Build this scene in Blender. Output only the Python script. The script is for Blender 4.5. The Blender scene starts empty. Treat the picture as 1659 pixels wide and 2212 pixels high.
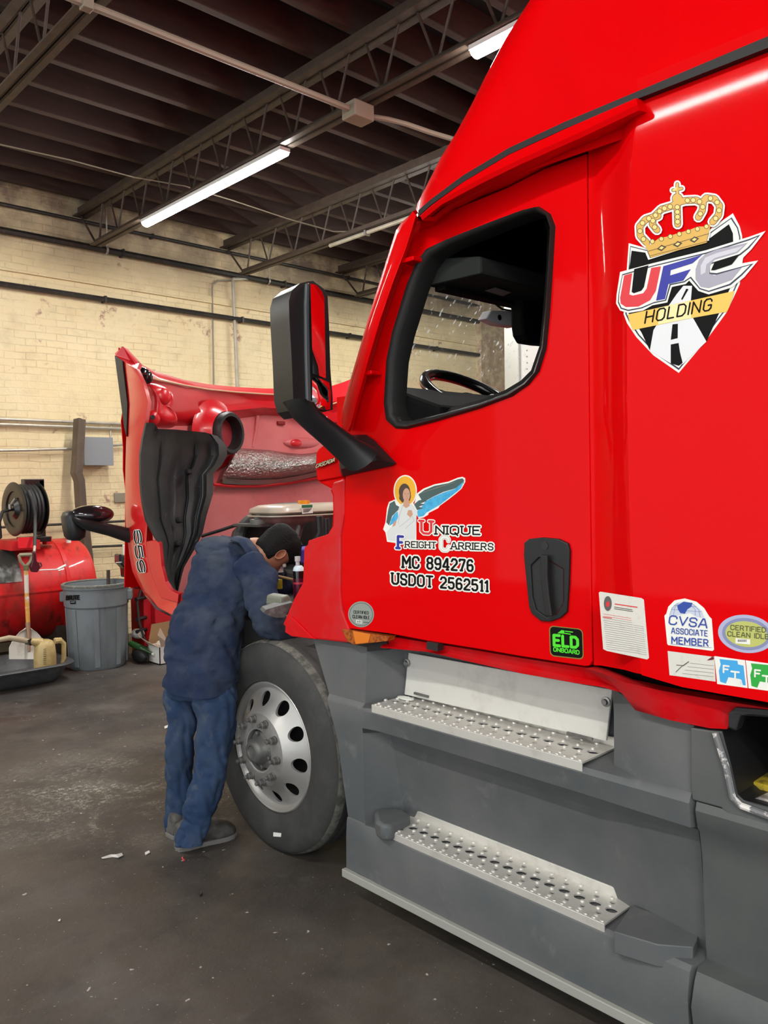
import bpy, bmesh, math, random
from mathutils import Vector, Matrix, noise
from mathutils.geometry import tessellate_polygon
random.seed(7)
PI = math.pi
SC = bpy.context.scene
COL = SC.collection

# ------------------------------------------------------------------ camera, world, exposure
FPX, CX, CY, CAMH = 1756.2, 829.5, 1106.0, 1.70
YAW, PITCH, ROLL = math.radians(43.33), math.radians(-1.94), math.radians(-1.018)
FW = Vector((math.sin(YAW)*math.cos(PITCH), math.cos(YAW)*math.cos(PITCH), math.sin(PITCH)))
_r = Vector((math.cos(YAW), -math.sin(YAW), 0)); _u = _r.cross(FW)
RT = _r*math.cos(ROLL) + _u*math.sin(ROLL)
UP = -_r*math.sin(ROLL) + _u*math.cos(ROLL)
C0 = Vector((0, 0, CAMH))
cam = bpy.data.cameras.new('camera')
cam.lens = FPX/2212*36; cam.sensor_width = 36; cam.clip_start = .02; cam.clip_end = 200
cam_o = bpy.data.objects.new('camera', cam); COL.objects.link(cam_o)
m3 = Matrix((RT, UP, -FW)).transposed()
cam_o.matrix_world = Matrix.Translation(C0) @ m3.to_4x4()
SC.camera = cam_o
SC.view_settings.view_transform = 'Standard'
SC.view_settings.look = 'None'
SC.view_settings.gamma = 1
SC.view_settings.use_curve_mapping = False
SC.view_settings.exposure = 1.62
world = bpy.data.worlds.new('world'); SC.world = world
world.use_nodes = True
_bg = world.node_tree.nodes['Background']
_bg.inputs[0].default_value = (.93, .97, 1, 1)
_bg.inputs[1].default_value = 0.62          # daylight coming in through the open bay behind the camera
TUBE = 58.0                                  # LED tube strength
try:
    SC.cycles.use_denoising = True
    SC.cycles.max_bounces = 6
except Exception: pass

# ------------------------------------------------------------------ helpers
def P(px, py, **k):
    """point where the sight line of a photo pixel meets the plane X=, Y= or Z="""
    d = FW*FPX + RT*(px-CX) - UP*(py-CY)
    a, val = next(iter(k.items())); i = 'XYZ'.index(a)
    return C0 + d*((val-C0[i])/d[i])
def D(px, py, d):
    return C0 + (FW*FPX + RT*(px-CX) - UP*(py-CY))*(d/FPX)
def PX(lst, X): return [P(a, b, X=X) for a, b in lst]
def V(*a): return Vector(a)
def lerp(a, b, t): return a+(b-a)*t
def interp(xs, ys, x):
    if x <= xs[0]: return ys[0]
    for i in range(1, len(xs)):
        if x <= xs[i]:
            return lerp(ys[i-1], ys[i], (x-xs[i-1])/(xs[i]-xs[i-1]))
    return ys[-1]
def lin(h):
    if isinstance(h, str):
        h = h.lstrip('#'); c = [int(h[i:i+2], 16)/255 for i in (0, 2, 4)]
        return tuple(((x+.055)/1.055)**2.4 if x > .04045 else x/12.92 for x in c)+(1,)
    return tuple(h)+(1,)

class G:
    def __init__(s): s.v = []; s.f = []; s.m = []
    def add(s, vs, fs, m=0):
        b = len(s.v); s.v += [Vector(p) for p in vs]
        for f in fs: s.f.append([b+i for i in f]); s.m.append(m)
        return s
    def box(s, lo, hi, m=0):
        x0, y0, z0 = lo; x1, y1, z1 = hi
        return s.add([(x0,y0,z0),(x1,y0,z0),(x1,y1,z0),(x0,y1,z0),(x0,y0,z1),(x1,y0,z1),(x1,y1,z1),(x0,y1,z1)],
                     [(0,3,2,1),(4,5,6,7),(0,1,5,4),(1,2,6,5),(2,3,7,6),(3,0,4,7)], m)
    def obb(s, c, ax, m=0):
        c = Vector(c); a, b, d = [Vector(q) for q in ax]
        return s.add([c-a-b-d, c+a-b-d, c+a+b-d, c-a+b-d, c-a-b+d, c+a-b+d, c+a+b+d, c-a+b+d],
                     [(0,3,2,1),(4,5,6,7),(0,1,5,4),(1,2,6,5),(2,3,7,6),(3,0,4,7)], m)
    def bar(s, p, q, w, h, m=0, up=(0,0,1)):
        p = Vector(p); q = Vector(q); d = (q-p); x = d.cross(Vector(up)).normalized(); y = x.cross(d).normalized()
        return s.obb((p+q)/2, (x*w/2, d/2, y*h/2), m)
    def rings(s, rs, m=0, cap=True, closed=True):
        n = len(rs[0]); vs = [p for r in rs for p in r]; fs = []
        for i in range(len(rs)-1):
            for j in range(n if closed else n-1):
                k = (j+1) % n
                fs.append((i*n+j, i*n+k, (i+1)*n+k, (i+1)*n+j))
        if cap:
            fs.append(tuple(range(n-1, -1, -1))); fs.append(tuple((len(rs)-1)*n+j for j in range(n)))
        return s.add(vs, fs, m)
    def tube(s, path, r, n=8, m=0, cap=True):
        path = [Vector(p) for p in path]; rs = []; prev = None
        for i, p in enumerate(path):
            t = (path[min(i+1, len(path)-1)]-path[max(i-1, 0)]).normalized()
            if prev is None:
                a = t.cross(Vector((0,0,1)))
                if a.length < .1: a = t.cross(Vector((1,0,0)))
            else: a = prev - t*prev.dot(t)
            a.normalize(); prev = a; b = t.cross(a)
            rr = r[i] if isinstance(r, (list, tuple)) else r
            rs.append([p + (a*math.cos(2*PI*j/n)+b*math.sin(2*PI*j/n))*rr for j in range(n)])
        return s.rings(rs, m, cap)
    def lathe(s, prof, org, axis, n=32, m=0, cap=False, a0=0, a1=2*PI):
        org = Vector(org); t = Vector(axis).normalized()
        a = t.cross(Vector((0,0,1)))
        if a.length < .1: a = Vector((1,0,0))
        a.normalize(); b = t.cross(a)
        full = abs(a1-a0-2*PI) < 1e-6
        rs = [[org+t*h+(a*math.cos(a0+(a1-a0)*j/n)+b*math.sin(a0+(a1-a0)*j/n))*max(r, 1e-5) for j in range(n if full else n+1)] for r, h in prof]
        return s.rings(rs, m, cap, full)
    def grid(s, rows, m=0):
        return s.rings(rows, m, False, False)
    def slab(s, rows, vec, m=0):
        """grid of points given a thickness along vec"""
        vec = Vector(vec); R, N = len(rows), len(rows[0])
        s.grid(rows, m); s.grid([[Vector(p)+vec for p in r][::-1] for r in rows], m)
        edge = [rows[0][j] for j in range(N)]+[rows[i][N-1] for i in range(1, R)]+[rows[R-1][j] for j in range(N-2, -1, -1)]+[rows[i][0] for i in range(R-2, 0, -1)]
        s.rings([edge, [Vector(p)+vec for p in edge]], m, False)
        return s
    def prism(s, loops, vec, m=0):
        if not isinstance(loops[0], list): loops = [loops]
        loops = [[Vector(p) for p in l] for l in loops]; vec = Vector(vec)
        tris = tessellate_polygon(loops); vs = [p for l in loops for p in l]; n = len(vs)
        fs = [tuple(t) for t in tris]+[tuple(n+i for i in t[::-1]) for t in tris]
        b = 0
        for l in loops:
            k = len(l)
            for i in range(k):
                j = (i+1) % k; fs.append((b+i, b+j, n+b+j, n+b+i))
            b += k
        return s.add(vs+[p+vec for p in vs], fs, m)
    def face(s, loops, m=0):
        if not isinstance(loops[0], list): loops = [loops]
        loops = [[Vector(p) for p in l] for l in loops]
        return s.add([p for l in loops for p in l], [tuple(t) for t in tessellate_polygon(loops)], m)
    def ell(s, c, r, n=16, k=10, m=0, rot=None):
        c = Vector(c); rs = []
        for i in range(k+1):
            th = PI*i/k
            ring = []
            for j in range(n):
                q = Vector((r[0]*max(math.sin(th), 1e-4)*math.cos(2*PI*j/n), r[1]*max(math.sin(th), 1e-4)*math.sin(2*PI*j/n), r[2]*math.cos(th)))
                ring.append(c+(rot @ q if rot else q))
            rs.append(ring)
        return s.rings(rs, m, True)
    def build(s, name, mats, parent=None, loc=None, smooth=38, bevel=0, label=None, weld=True, sub=0, recalc=True):
        if not isinstance(mats, (list, tuple)): mats = [mats]
        r = parent
        while r is not None and r.parent is not None: r = r.parent
        off = r.location.copy() if r is not None else Vector(loc or (0, 0, 0))
        me = bpy.data.meshes.new(name)
        me.from_pydata([p-off for p in s.v], [], s.f)
        for mt in mats: me.materials.append(mt)
        for p, mi in zip(me.polygons, s.m): p.material_index = mi
        bm = bmesh.new(); bm.from_mesh(me)
        if weld: bmesh.ops.remove_doubles(bm, verts=bm.verts, dist=2e-5)
        if recalc: bmesh.ops.recalc_face_normals(bm, faces=bm.faces)
        bm.to_mesh(me); bm.free()
        if smooth:
            me.shade_smooth(); me.set_sharp_from_angle(angle=math.radians(smooth))
        o = bpy.data.objects.new(name, me); COL.objects.link(o)
        if parent is not None: o.parent = parent
        else: o.location = off
        if bevel:
            b = o.modifiers.new('bevel', 'BEVEL'); b.width = bevel; b.segments = 2; b.limit_method = 'ANGLE'; b.angle_limit = math.radians(40)
            b.harden_normals = False
        if sub:
            q = o.modifiers.new('sub', 'SUBSURF'); q.levels = sub; q.render_levels = sub
        if label: o['label'] = label
        return o
def tag(o, label, cat, group=None, kind=None):
    o['label'] = label; o['category'] = cat
    if group: o['group'] = group
    if kind: o['kind'] = kind
    return o
def thing(name, loc, label, cat, group=None):
    o = bpy.data.objects.new(name, None); COL.objects.link(o); o.location = loc; o.empty_display_size = .1
    return tag(o, label, cat, group)
def struct(o): o['kind'] = 'structure'; return o
def dup(root, loc, label=None):
    r = root.copy(); COL.objects.link(r); r.location = loc
    if label: r['label'] = label
    for ch in list(root.children):
        c = ch.copy(); COL.objects.link(c); c.parent = r
        for g in list(ch.children):
            d = g.copy(); COL.objects.link(d); d.parent = c
    return r

# ------------------------------------------------------------------ materials
def mat(name, col, rough=.5, metal=0, coat=0, coat_r=.05, noise_=None, bump=None, emit=None, rvar=None, spec=None):
    m = bpy.data.materials.new(name); m.use_nodes = True; nt = m.node_tree; b = nt.nodes['Principled BSDF']
    b.inputs['Base Color'].default_value = lin(col); b.inputs['Roughness'].default_value = rough; b.inputs['Metallic'].default_value = metal
    b.inputs['Coat Weight'].default_value = coat; b.inputs['Coat Roughness'].default_value = coat_r
    if spec is not None: b.inputs['Specular IOR Level'].default_value = spec
    if emit:
        b.inputs['Emission Color'].default_value = lin(emit[0]); b.inputs['Emission Strength'].default_value = emit[1]
    tc = nt.nodes.new('ShaderNodeTexCoord')
    last = None
    for n_ in (noise_ or []):        # (scale, low, high, colour, strength[, stretch])
        nz = nt.nodes.new('ShaderNodeTexNoise'); nz.inputs['Scale'].default_value = n_[0]; nz.inputs['Detail'].default_value = 6; nz.inputs['Roughness'].default_value = .65
        mp = nt.nodes.new('ShaderNodeMapping'); mp.inputs['Scale'].default_value = n_[5] if len(n_) > 5 else (1, 1, 1)
        mp.inputs['Location'].default_value = (n_[0]*.37, n_[0]*.11, 1.7)
        nt.links.new(tc.outputs['Object'], mp.inputs[0]); nt.links.new(mp.outputs[0], nz.inputs['Vector'])
        rp = nt.nodes.new('ShaderNodeMapRange'); rp.inputs['From Min'].default_value = n_[1]; rp.inputs['From Max'].default_value = n_[2]; rp.inputs['To Max'].default_value = n_[4]
        nt.links.new(nz.outputs['Fac'], rp.inputs['Value'])
        mx = nt.nodes.new('ShaderNodeMix'); mx.data_type = 'RGBA'
        nt.links.new(rp.outputs['Result'], mx.inputs['Factor'])
        if last: nt.links.new(last, mx.inputs['A'])
        else: mx.inputs['A'].default_value = lin(col)
        mx.inputs['B'].default_value = lin(n_[3]); last = mx.outputs['Result']
    if last: nt.links.new(last, b.inputs['Base Color'])
    if bump:
        nz = nt.nodes.new('ShaderNodeTexNoise'); nz.inputs['Scale'].default_value = bump[0]; nz.inputs['Detail'].default_value = 4
        nt.links.new(tc.outputs['Object'], nz.inputs['Vector'])
        bp = nt.nodes.new('ShaderNodeBump'); bp.inputs['Strength'].default_value = bump[1]; bp.inputs['Distance'].default_value = bump[2] if len(bump) > 2 else .01
        nt.links.new(nz.outputs['Fac'], bp.inputs['Height']); nt.links.new(bp.outputs[0], b.inputs['Normal'])
    if rvar:
        nz = nt.nodes.new('ShaderNodeTexNoise'); nz.inputs['Scale'].default_value = rvar[0]; nz.inputs['Detail'].default_value = 5
        nt.links.new(tc.outputs['Object'], nz.inputs['Vector'])
        rp = nt.nodes.new('ShaderNodeMapRange'); rp.inputs['From Min'].default_value = .35; rp.inputs['From Max'].default_value = .65; rp.inputs['To Min'].default_value = rvar[1]; rp.inputs['To Max'].default_value = rvar[2]
        nt.links.new(nz.outputs['Fac'], rp.inputs['Value']); nt.links.new(rp.outputs['Result'], b.inputs['Roughness'])
    return m

M = {}
M['red'] = mat('red_paint', (.66, .0004, .0018), .45, coat=.14, coat_r=.05, spec=.02)
M['redmatte'] = mat('dusty_red_paint', (.60, .002, .006), .5, coat=.15, coat_r=.2, spec=.15, noise_=[(4, .45, .75, (.40, .07, .075), .5)])
M['pink'] = mat('faded_hood_underside', (.62, .17, .17), .5, coat=.25, coat_r=.2, noise_=[(3, .35, .7, (.52, .10, .11), .8), (18, .62, .75, (.33, .10, .09), .5)])
M['redin'] = mat('hood_red_inside', (.60, .006, .014), .35, coat=.4, coat_r=.08, noise_=[(3, .45, .75, (.60, .05, .06), .5)])
M['fender'] = mat('hood_fender_paint', (.58, .004, .006), .35, coat=1, coat_r=.06)
M['black'] = mat('black_rubber', (.012, .012, .013), .5)
M['blackgloss'] = mat('black_gloss', (.006, .006, .007), .18, coat=.5)
M['seal'] = mat('window_rubber', (.014, .0135, .013), .5, bump=(140, .15, .004), spec=.25)
M['dark'] = mat('cab_interior', (.004, .004, .004), .8, spec=.1)
M['console'] = mat('overhead_console', (.020, .022, .020), .8, spec=.15)
M['mirrorp'] = mat('mirror_plastic', (.013, .014, .015), .45, bump=(350, .1, .002), spec=.35)
M['grey'] = mat('grey_plastic', (.080, .088, .092), .55, noise_=[(2.2, .4, .72, (.16, .155, .15), .5), (9, .60, .78, (.26, .25, .24), .35)], bump=(420, .12, .002))
M['grey2'] = mat('grey_plastic_rear', (.070, .076, .076), .55, noise_=[(2.2, .45, .75, (.13, .13, .125), .5)], bump=(420, .12, .002))
M['alu'] = mat('aluminium', (.70, .68, .63), .42, metal=.5, noise_=[(14, .5, .75, (.46, .43, .38), .5)])
M['kick'] = mat('kick_plate', (.66, .65, .60), .5, metal=.15, noise_=[(7, .5, .72, (.42, .41, .38), .6)])
M['rim'] = mat('wheel_aluminium', (.50, .49, .47), .5, metal=.8, rvar=(9, .42, .58))
M['face'] = mat('dusty_hub_face', (.19, .185, .175), .6, metal=.3, noise_=[(20, .45, .7, (.30, .29, .27), .6)])
M['hub'] = mat('greasy_hub', (.12, .12, .115), .5, metal=.5, noise_=[(24, .45, .7, (.24, .23, .21), .7)])
M['tire'] = mat('tire_rubber', (.032, .032, .031), .72, noise_=[(7, .45, .75, (.070, .068, .062), .7)], bump=(60, .15, .004))
M['scuff'] = mat('scuffed_rubber', (.15, .145, .125), .85, noise_=[(26, .4, .6, (.05, .05, .045), .9)])
M['white'] = mat('white_vinyl', (.80, .80, .74), .4)
M['ink'] = mat('black_vinyl', (.006, .006, .006), .6, spec=.1)
M['amber'] = mat('amber_lens', (.42, .10, .012), .25, coat=.6, noise_=[(60, .45, .6, (.16, .03, .008), .8)])
M['chrome'] = mat('chrome', (.8, .8, .8), .1, metal=1)
M['mirror'] = mat('mirror_glass', (.92, .92, .92), .015, metal=1)
M['steel'] = mat('steel', (.35, .34, .33), .4, metal=.9)
def flat(n, c, r=.4, **k):
    M[n] = mat(n, c, r, **k); return M[n]
# ------------------------------------------------------------------ the room
WALLY = 9.0
def brick_mat():
    m = bpy.data.materials.new('painted_brick'); m.use_nodes = True; nt = m.node_tree; b = nt.nodes['Principled BSDF']; N = nt.nodes.new; L = nt.links.new
    tc = N('ShaderNodeTexCoord'); sp = N('ShaderNodeSeparateXYZ'); cb = N('ShaderNodeCombineXYZ')
    L(tc.outputs['Object'], sp.inputs[0]); ad = N('ShaderNodeMath'); ad.operation = 'ADD'
    L(sp.outputs['X'], ad.inputs[0]); L(sp.outputs['Y'], ad.inputs[1]); L(ad.outputs[0], cb.inputs['X']); L(sp.outputs['Z'], cb.inputs['Y'])
    wob = N('ShaderNodeTexNoise'); wob.inputs['Scale'].default_value = 3.0; L(cb.outputs[0], wob.inputs['Vector'])
    wm = N('ShaderNodeVectorMath'); wm.operation = 'MULTIPLY_ADD'; L(wob.outputs['Color'], wm.inputs[0]); wm.inputs[1].default_value = (.03, .03, 0); L(cb.outputs[0], wm.inputs[2])
    br = N('ShaderNodeTexBrick'); br.inputs['Scale'].default_value = 1; br.inputs['Brick Width'].default_value = .225; br.inputs['Row Height'].default_value = .078
    br.inputs['Mortar Size'].default_value = .007; br.inputs['Mortar Smooth'].default_value = .5
    br.inputs['Color1'].default_value = (1, 1, 1, 1); br.inputs['Color2'].default_value = (.86, .86, .86, 1); br.inputs['Mortar'].default_value = (0, 0, 0, 1)
    L(wm.outputs[0], br.inputs['Vector'])
    def nz(scale, lo, hi, det=6, vec=None, st=1.0):
        n = N('ShaderNodeTexNoise'); n.inputs['Scale'].default_value = scale; n.inputs['Detail'].default_value = det; n.inputs['Roughness'].default_value = .65
        L(vec or cb.outputs[0], n.inputs['Vector']); r = N('ShaderNodeMapRange'); r.inputs['From Min'].default_value = lo; r.inputs['From Max'].default_value = hi; r.inputs['To Max'].default_value = st
        L(n.outputs['Fac'], r.inputs['Value']); return r.outputs['Result']
    def mix(f, a, c):
        x = N('ShaderNodeMix'); x.data_type = 'RGBA'
        if isinstance(f, float): x.inputs['Factor'].default_value = f
        else: L(f, x.inputs['Factor'])
        for s, q in (('A', a), ('B', c)):
            if isinstance(q, tuple): x.inputs[s].default_value = q
            else: L(q, x.inputs[s])
        return x.outputs['Result']
    cream = mix(nz(1.3, .35, .7), (.72, .60, .345, 1), (.76, .66, .42, 1))
    cream = mix(nz(5, .5, .8, 8), cream, (.60, .50, .30, 1))
    bt = N('ShaderNodeSeparateColor'); L(br.outputs['Color'], bt.inputs[0])
    shade = N('ShaderNodeMapRange'); L(bt.outputs[0], shade.inputs['Value']); shade.inputs['To Min'].default_value = .55; shade.inputs['To Max'].default_value = 1.0
    # painted joints: only here and there darker
    jm = N('ShaderNodeMath'); jm.operation = 'MULTIPLY'; L(br.outputs['Fac'], jm.inputs[0]); L(nz(1.7, .45, .70, 5, None, .55), jm.inputs[1])
    col = mix(jm.outputs[0], cream, (.30, .22, .12, 1))
    # flaked paint showing red brick
    fl = N('ShaderNodeMath'); fl.operation = 'MULTIPLY'; L(nz(2.3, .60, .66, 10), fl.inputs[0]); L(nz(14, .45, .55, 4), fl.inputs[1])
    col = mix(fl.outputs[0], col, (.34, .19, .14, 1))
    # sooty band under the roof
    zr = N('ShaderNodeMapRange'); L(sp.outputs['Z'], zr.inputs['Value']); zr.inputs['From Min'].default_value = 4.0; zr.inputs['From Max'].default_value = 4.75
    zm = N('ShaderNodeMath'); zm.operation = 'MULTIPLY'; L(zr.outputs['Result'], zm.inputs[0]); L(nz(1.1, .3, .55, 6), zm.inputs[1])
    col = mix(zm.outputs[0], col, (.15, .11, .08, 1))
    col = mix(nz(.5, .52, .75, 7, None, .5), col, (.33, .27, .17, 1))
    L(col, b.inputs['Base Color']); b.inputs['Roughness'].default_value = .75
    bp = N('ShaderNodeBump'); bp.inputs['Strength'].default_value = .45; bp.inputs['Distance'].default_value = .008
    inv = N('ShaderNodeMath'); inv.operation = 'SUBTRACT'; inv.inputs[0].default_value = 1; L(br.outputs['Fac'], inv.inputs[1])
    hb = N('ShaderNodeMath'); hb.operation = 'ADD'; L(inv.outputs[0], hb.inputs[0]); L(nz(30, .2, .9, 6), hb.inputs[1])
    L(hb.outputs[0], bp.inputs['Height']); L(bp.outputs[0], b.inputs['Normal'])
    return m
def floor_mat():
    m = bpy.data.materials.new('oily_concrete'); m.use_nodes = True; nt = m.node_tree; b = nt.nodes['Principled BSDF']; N = nt.nodes.new; L = nt.links.new
    tc = N('ShaderNodeTexCoord')
    def nz(scale, lo, hi, det=6, st=1.0, rough=.6, loc=(0, 0, 0), dist=0):
        mp = N('ShaderNodeMapping'); L(tc.outputs['Object'], mp.inputs[0]); mp.inputs['Location'].default_value = loc
        n = N('ShaderNodeTexNoise'); n.inputs['Scale'].default_value = scale; n.inputs['Detail'].default_value = det; n.inputs['Roughness'].default_value = rough; n.inputs['Distortion'].default_value = dist
        L(mp.outputs[0], n.inputs['Vector']); r = N('ShaderNodeMapRange'); r.inputs['From Min'].default_value = lo; r.inputs['From Max'].default_value = hi; r.inputs['To Max'].default_value = st
        L(n.outputs['Fac'], r.inputs['Value']); return r.outputs['Result']
    def mix(f, a, c):
        x = N('ShaderNodeMix'); x.data_type = 'RGBA'
        if isinstance(f, float): x.inputs['Factor'].default_value = f
        else: L(f, x.inputs['Factor'])
        for s, q in (('A', a), ('B', c)):
            if isinstance(q, tuple): x.inputs[s].default_value = q
            else: L(q, x.inputs[s])
        return x.outputs['Result']
    def mul(a, c):
        x = N('ShaderNodeMath'); x.operation = 'MULTIPLY'; L(a, x.inputs[0]); L(c, x.inputs[1]); return x.outputs[0]
    col = mix(nz(.9, .3, .7), (.046, .036, .028, 1), (.092, .080, .068, 1))
    col = mix(nz(.6, .47, .62, 7, .85, .65, (3, 1, 0)), col, (.022, .020, .020, 1))
    col = mix(nz(1.9, .52, .70, 8, .6, .7, (7, 3, 0)), col, (.115, .108, .10, 1))
    col = mix(nz(2.6, .55, .75, 8, .6), col, (.022, .019, .018, 1))
    col = mix(nz(7, .58, .75, 8, .5), col, (.11, .10, .085, 1))
    # chalky scuffed patch in the middle of the floor beside the mechanic
    sp = N('ShaderNodeVectorMath'); sp.operation = 'DISTANCE'; L(tc.outputs['Object'], sp.inputs[0]); sp.inputs[1].default_value = (2.0, 4.4, 0)
    rr = N('ShaderNodeMapRange'); L(sp.outputs['Value'], rr.inputs['Value']); rr.inputs['From Min'].default_value = .15; rr.inputs['From Max'].default_value = .95; rr.inputs['To Min'].default_value = 1; rr.inputs['To Max'].default_value = 0
    col = mix(mul(mul(rr.outputs['Result'], nz(2.6, .44, .60, 8, 1.0, .7, (4, 8, 0), 1.0)), nz(34, .50, .57, 8, 1.0, .9, (1, 2, 0), .4)), col, (.46, .44, .36, 1))
    # specks
    col = mix(nz(70, .70, .74, 2, .7), col, (.45, .42, .38, 1))
    col = mix(nz(24, .72, .75, 2, .8, .5, (5, 9, 0)), col, (.55, .52, .48, 1))
    L(col, b.inputs['Base Color'])
    L(nz(1.3, .3, .7, 6), N('ShaderNodeMath').inputs[0])
    rg = N('ShaderNodeMapRange'); rg.inputs['To Min'].default_value = .42; rg.inputs['To Max'].default_value = .75; L(nz(1.3, .35, .65, 6), rg.inputs['Value']); L(rg.outputs['Result'], b.inputs['Roughness'])
    bp = N('ShaderNodeBump'); bp.inputs['Strength'].default_value = .25; bp.inputs['Distance'].default_value = .006
    L(nz(38, .2, .8, 8), bp.inputs['Height']); L(bp.outputs[0], b.inputs['Normal'])
    return m
BRICK = brick_mat()
struct(G().box((-7, -6, -.2), (13, 9.4, 0)).build('floor', floor_mat(), smooth=0))
struct(G().box((-7, WALLY, 0), (13, WALLY+.35, 5.3)).build('wall_back', BRICK, smooth=0))
struct(G().box((12.6, -6, 0), (12.95, WALLY, 5.3)).build('wall_right', BRICK, smooth=0))
M['deck'] = mat('roof_boards', (.0045, .0035, .0035), .8, noise_=[(3, .4, .7, (.009, .006, .005), .8)])
M['joist'] = mat('old_timber', (.028, .0125, .009), .8, noise_=[(4, .4, .7, (.05, .024, .016), .8, (1, 6, 6))])
M['truss'] = mat('rusty_steel', (.046, .030, .021), .6, metal=.1, noise_=[(11, .45, .7, (.085, .055, .038), .7)])
M['pipe'] = mat('dark_pipe', (.022, .020, .018), .5, metal=.2, noise_=[(9, .5, .7, (.075, .062, .05), .6)])
M['galv'] = mat('galvanised_conduit', (.46, .43, .36), .45, metal=.4, noise_=[(7, .45, .7, (.30, .27, .21), .7)])
M['cond'] = mat('painted_conduit', (.235, .205, .15), .6)
struct(G().box((-7, -6, 5.12), (13, 9.35, 5.25)).build('ceiling', M['deck'], smooth=0))
# brick pier on the back wall, seen through the cab
struct(G().box((10.7, WALLY-.12, 0), (12.0, WALLY, 5.1)).build('trim_1', mat('bare_brick', (.40, .30, .20), .8, noise_=[(9, .45, .6, (.62, .52, .34), .8), (3, .5, .7, (.20, .12, .09), .6)], bump=(30, .6, .02)), smooth=0))
# corbel course under the roof
struct(G().box((-7, WALLY-.035, 4.02), (12.6, WALLY, 4.10)).build('trim_2', BRICK, smooth=0))

# timber joists
j0 = None; k = 0; y = 8.72
ordn = ['first', 'second', 'third', 'fourth', 'fifth', 'sixth', 'seventh', 'eighth', 'ninth', 'tenth', 'eleventh', 'twelfth', 'thirteenth', 'fourteenth', 'fifteenth', 'sixteenth', 'seventeenth', 'eighteenth', 'nineteenth', 'twentieth', 'twenty-first', 'twenty-second', 'twenty-third', 'twenty-fourth', 'twenty-fifth']
while y > .3:
    lab = 'brown roof joist above the trusses, %s out from the cream brick wall' % ordn[k]
    if j0 is None:
        j0 = G().box((-7, -.035, 0), (12.6, .035, .26)).build('roof_joist', M['joist'], loc=(0, 0, 0), smooth=0, bevel=.006)
        j0.location = (0, y, 4.86); tag(j0, lab, 'joist', 'roof joists')
    else:
        o = j0.copy(); COL.objects.link(o); o.location = (0, y, 4.86); o['label'] = lab
    k += 1; y -= .44

# open-web trusses, running out from the back wall
tr0 = thing('roof_truss', (3.88, 0, 4.34), 'open-web steel roof truss carrying the lit LED strips', 'truss', 'roof trusses')
_top = .40
g = G()
for s in (-1, 1): g.box((3.88+s*.042-.036, -5.9, 4.34+_top), (3.88+s*.042+.036, 8.995, 4.34+_top+.014)); g.box((3.88+s*.013-.006, -5.9, 4.34+_top), (3.88+s*.013+.006, 8.995, 4.34+_top+.11))
g.build('top_chord', M['truss'], tr0, smooth=0)
g = G()
for s in (-1, 1): g.box((3.88+s*.036-.028, -5.9, 4.34), (3.88+s*.036+.028, 8.6, 4.352)); g.box((3.88+s*.013-.006, -5.9, 4.34), (3.88+s*.013+.006, 8.6, 4.40))
g.build('bottom_chord', M['truss'], tr0, smooth=0)
yy = 8.05
ends = [8.6]
while yy > -1:
    for dy in (-.17, .17):
        G().tube([(3.88, yy, 4.36), (3.88, yy+dy, 4.34+_top+.02)], .010, 6).build('web_bar', M['truss'], tr0)
    yy -= .5
for a, b in (((3.88, 8.58, 4.36), (3.88, 8.95, 4.75)), ((3.88, 8.5, 4.36), (3.88, 8.4, 4.75))):
    G().tube([a, b], .012, 6).build('web_bar', M['truss'], tr0)
dup(tr0, (1.98, 0, 4.34), 'open-web steel roof truss at the upper left, under the start of the crossing pipe')
dup(tr0, (5.77, 0, 4.34), 'open-web steel roof truss left of the red cab with a pale conduit')
dup(tr0, (7.68, 0, 4.34), 'open-web steel roof truss farthest right, meeting the wall behind the tall mirror')

# LED strip lights under the trusses
M['led'] = mat('led_diffuser', (1, 1, 1), .4, emit=((1, .975, .93), TUBE))
M['ledbody'] = mat('white_enamel', (.7, .7, .68), .4)
M['ledoff'] = mat('unlit_diffuser', (.62, .57, .46), .4)
def strip_light(x, y0, y1, label, lit=True, z=4.325, hang=False):
    t = thing('strip_light', (x, (y0+y1)/2, z), label, 'light', 'strip lights')
    G().box((x-.05, y0, z-.02), (x+.05, y1, z+.012)).build('housing', M['ledbody'], t, smooth=0, bevel=.005)
    n = max(1, round((y1-y0)/1.2)); ln = (y1-y0)/n
    for i in range(n):
        a = y0+i*ln+.012; b = y0+(i+1)*ln-.012
        G().rings([[V(x+.046*math.cos(q), yy_, z-.022-.034*math.sin(q)) for q in [PI*j/8 for j in range(9)]] for yy_ in (a, b)]).build('diffuser', M['led'] if lit else M['ledoff'], t)
    for yy_ in (y0+.3, (y0+y1)/2, y1-.3):
        G().box((x-.045, yy_-.012, z-.005), (x+.045, yy_+.012, z+.035)).build('clip', M['steel'], t, smooth=0)
    if hang:
        for yy_ in (y0+.25, y1-.25): G().tube([(x, yy_, z), (x, yy_, 4.87)], .006, 6).build('hanger_rod', M['steel'], t)
    return t
strip_light(3.88, 5.16, 7.46, 'long lit LED strip above the open hood, near the brick wall')
strip_light(3.88, 1.10, 3.25, 'lit LED strip half hidden behind the sloping red roof')
t = thing('truss_conduit', (5.77, 5.4, 4.32), 'pale conduit strapped under the truss just left of the red cab', 'conduit')
G().tube([(5.77, 3.8, 4.318), (5.77, 6.9, 4.318)], .022, 8).build('run', M['galv'], t)
for yy_ in (4.4, 5.3, 6.3): G().box((5.735, yy_-.012, 4.29), (5.805, yy_+.012, 4.36)).build('clip', M['steel'], t, smooth=0)
strip_light(7.68, 5.3, 7.6, 'lit LED strip glimpsed through the windshield')
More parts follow.
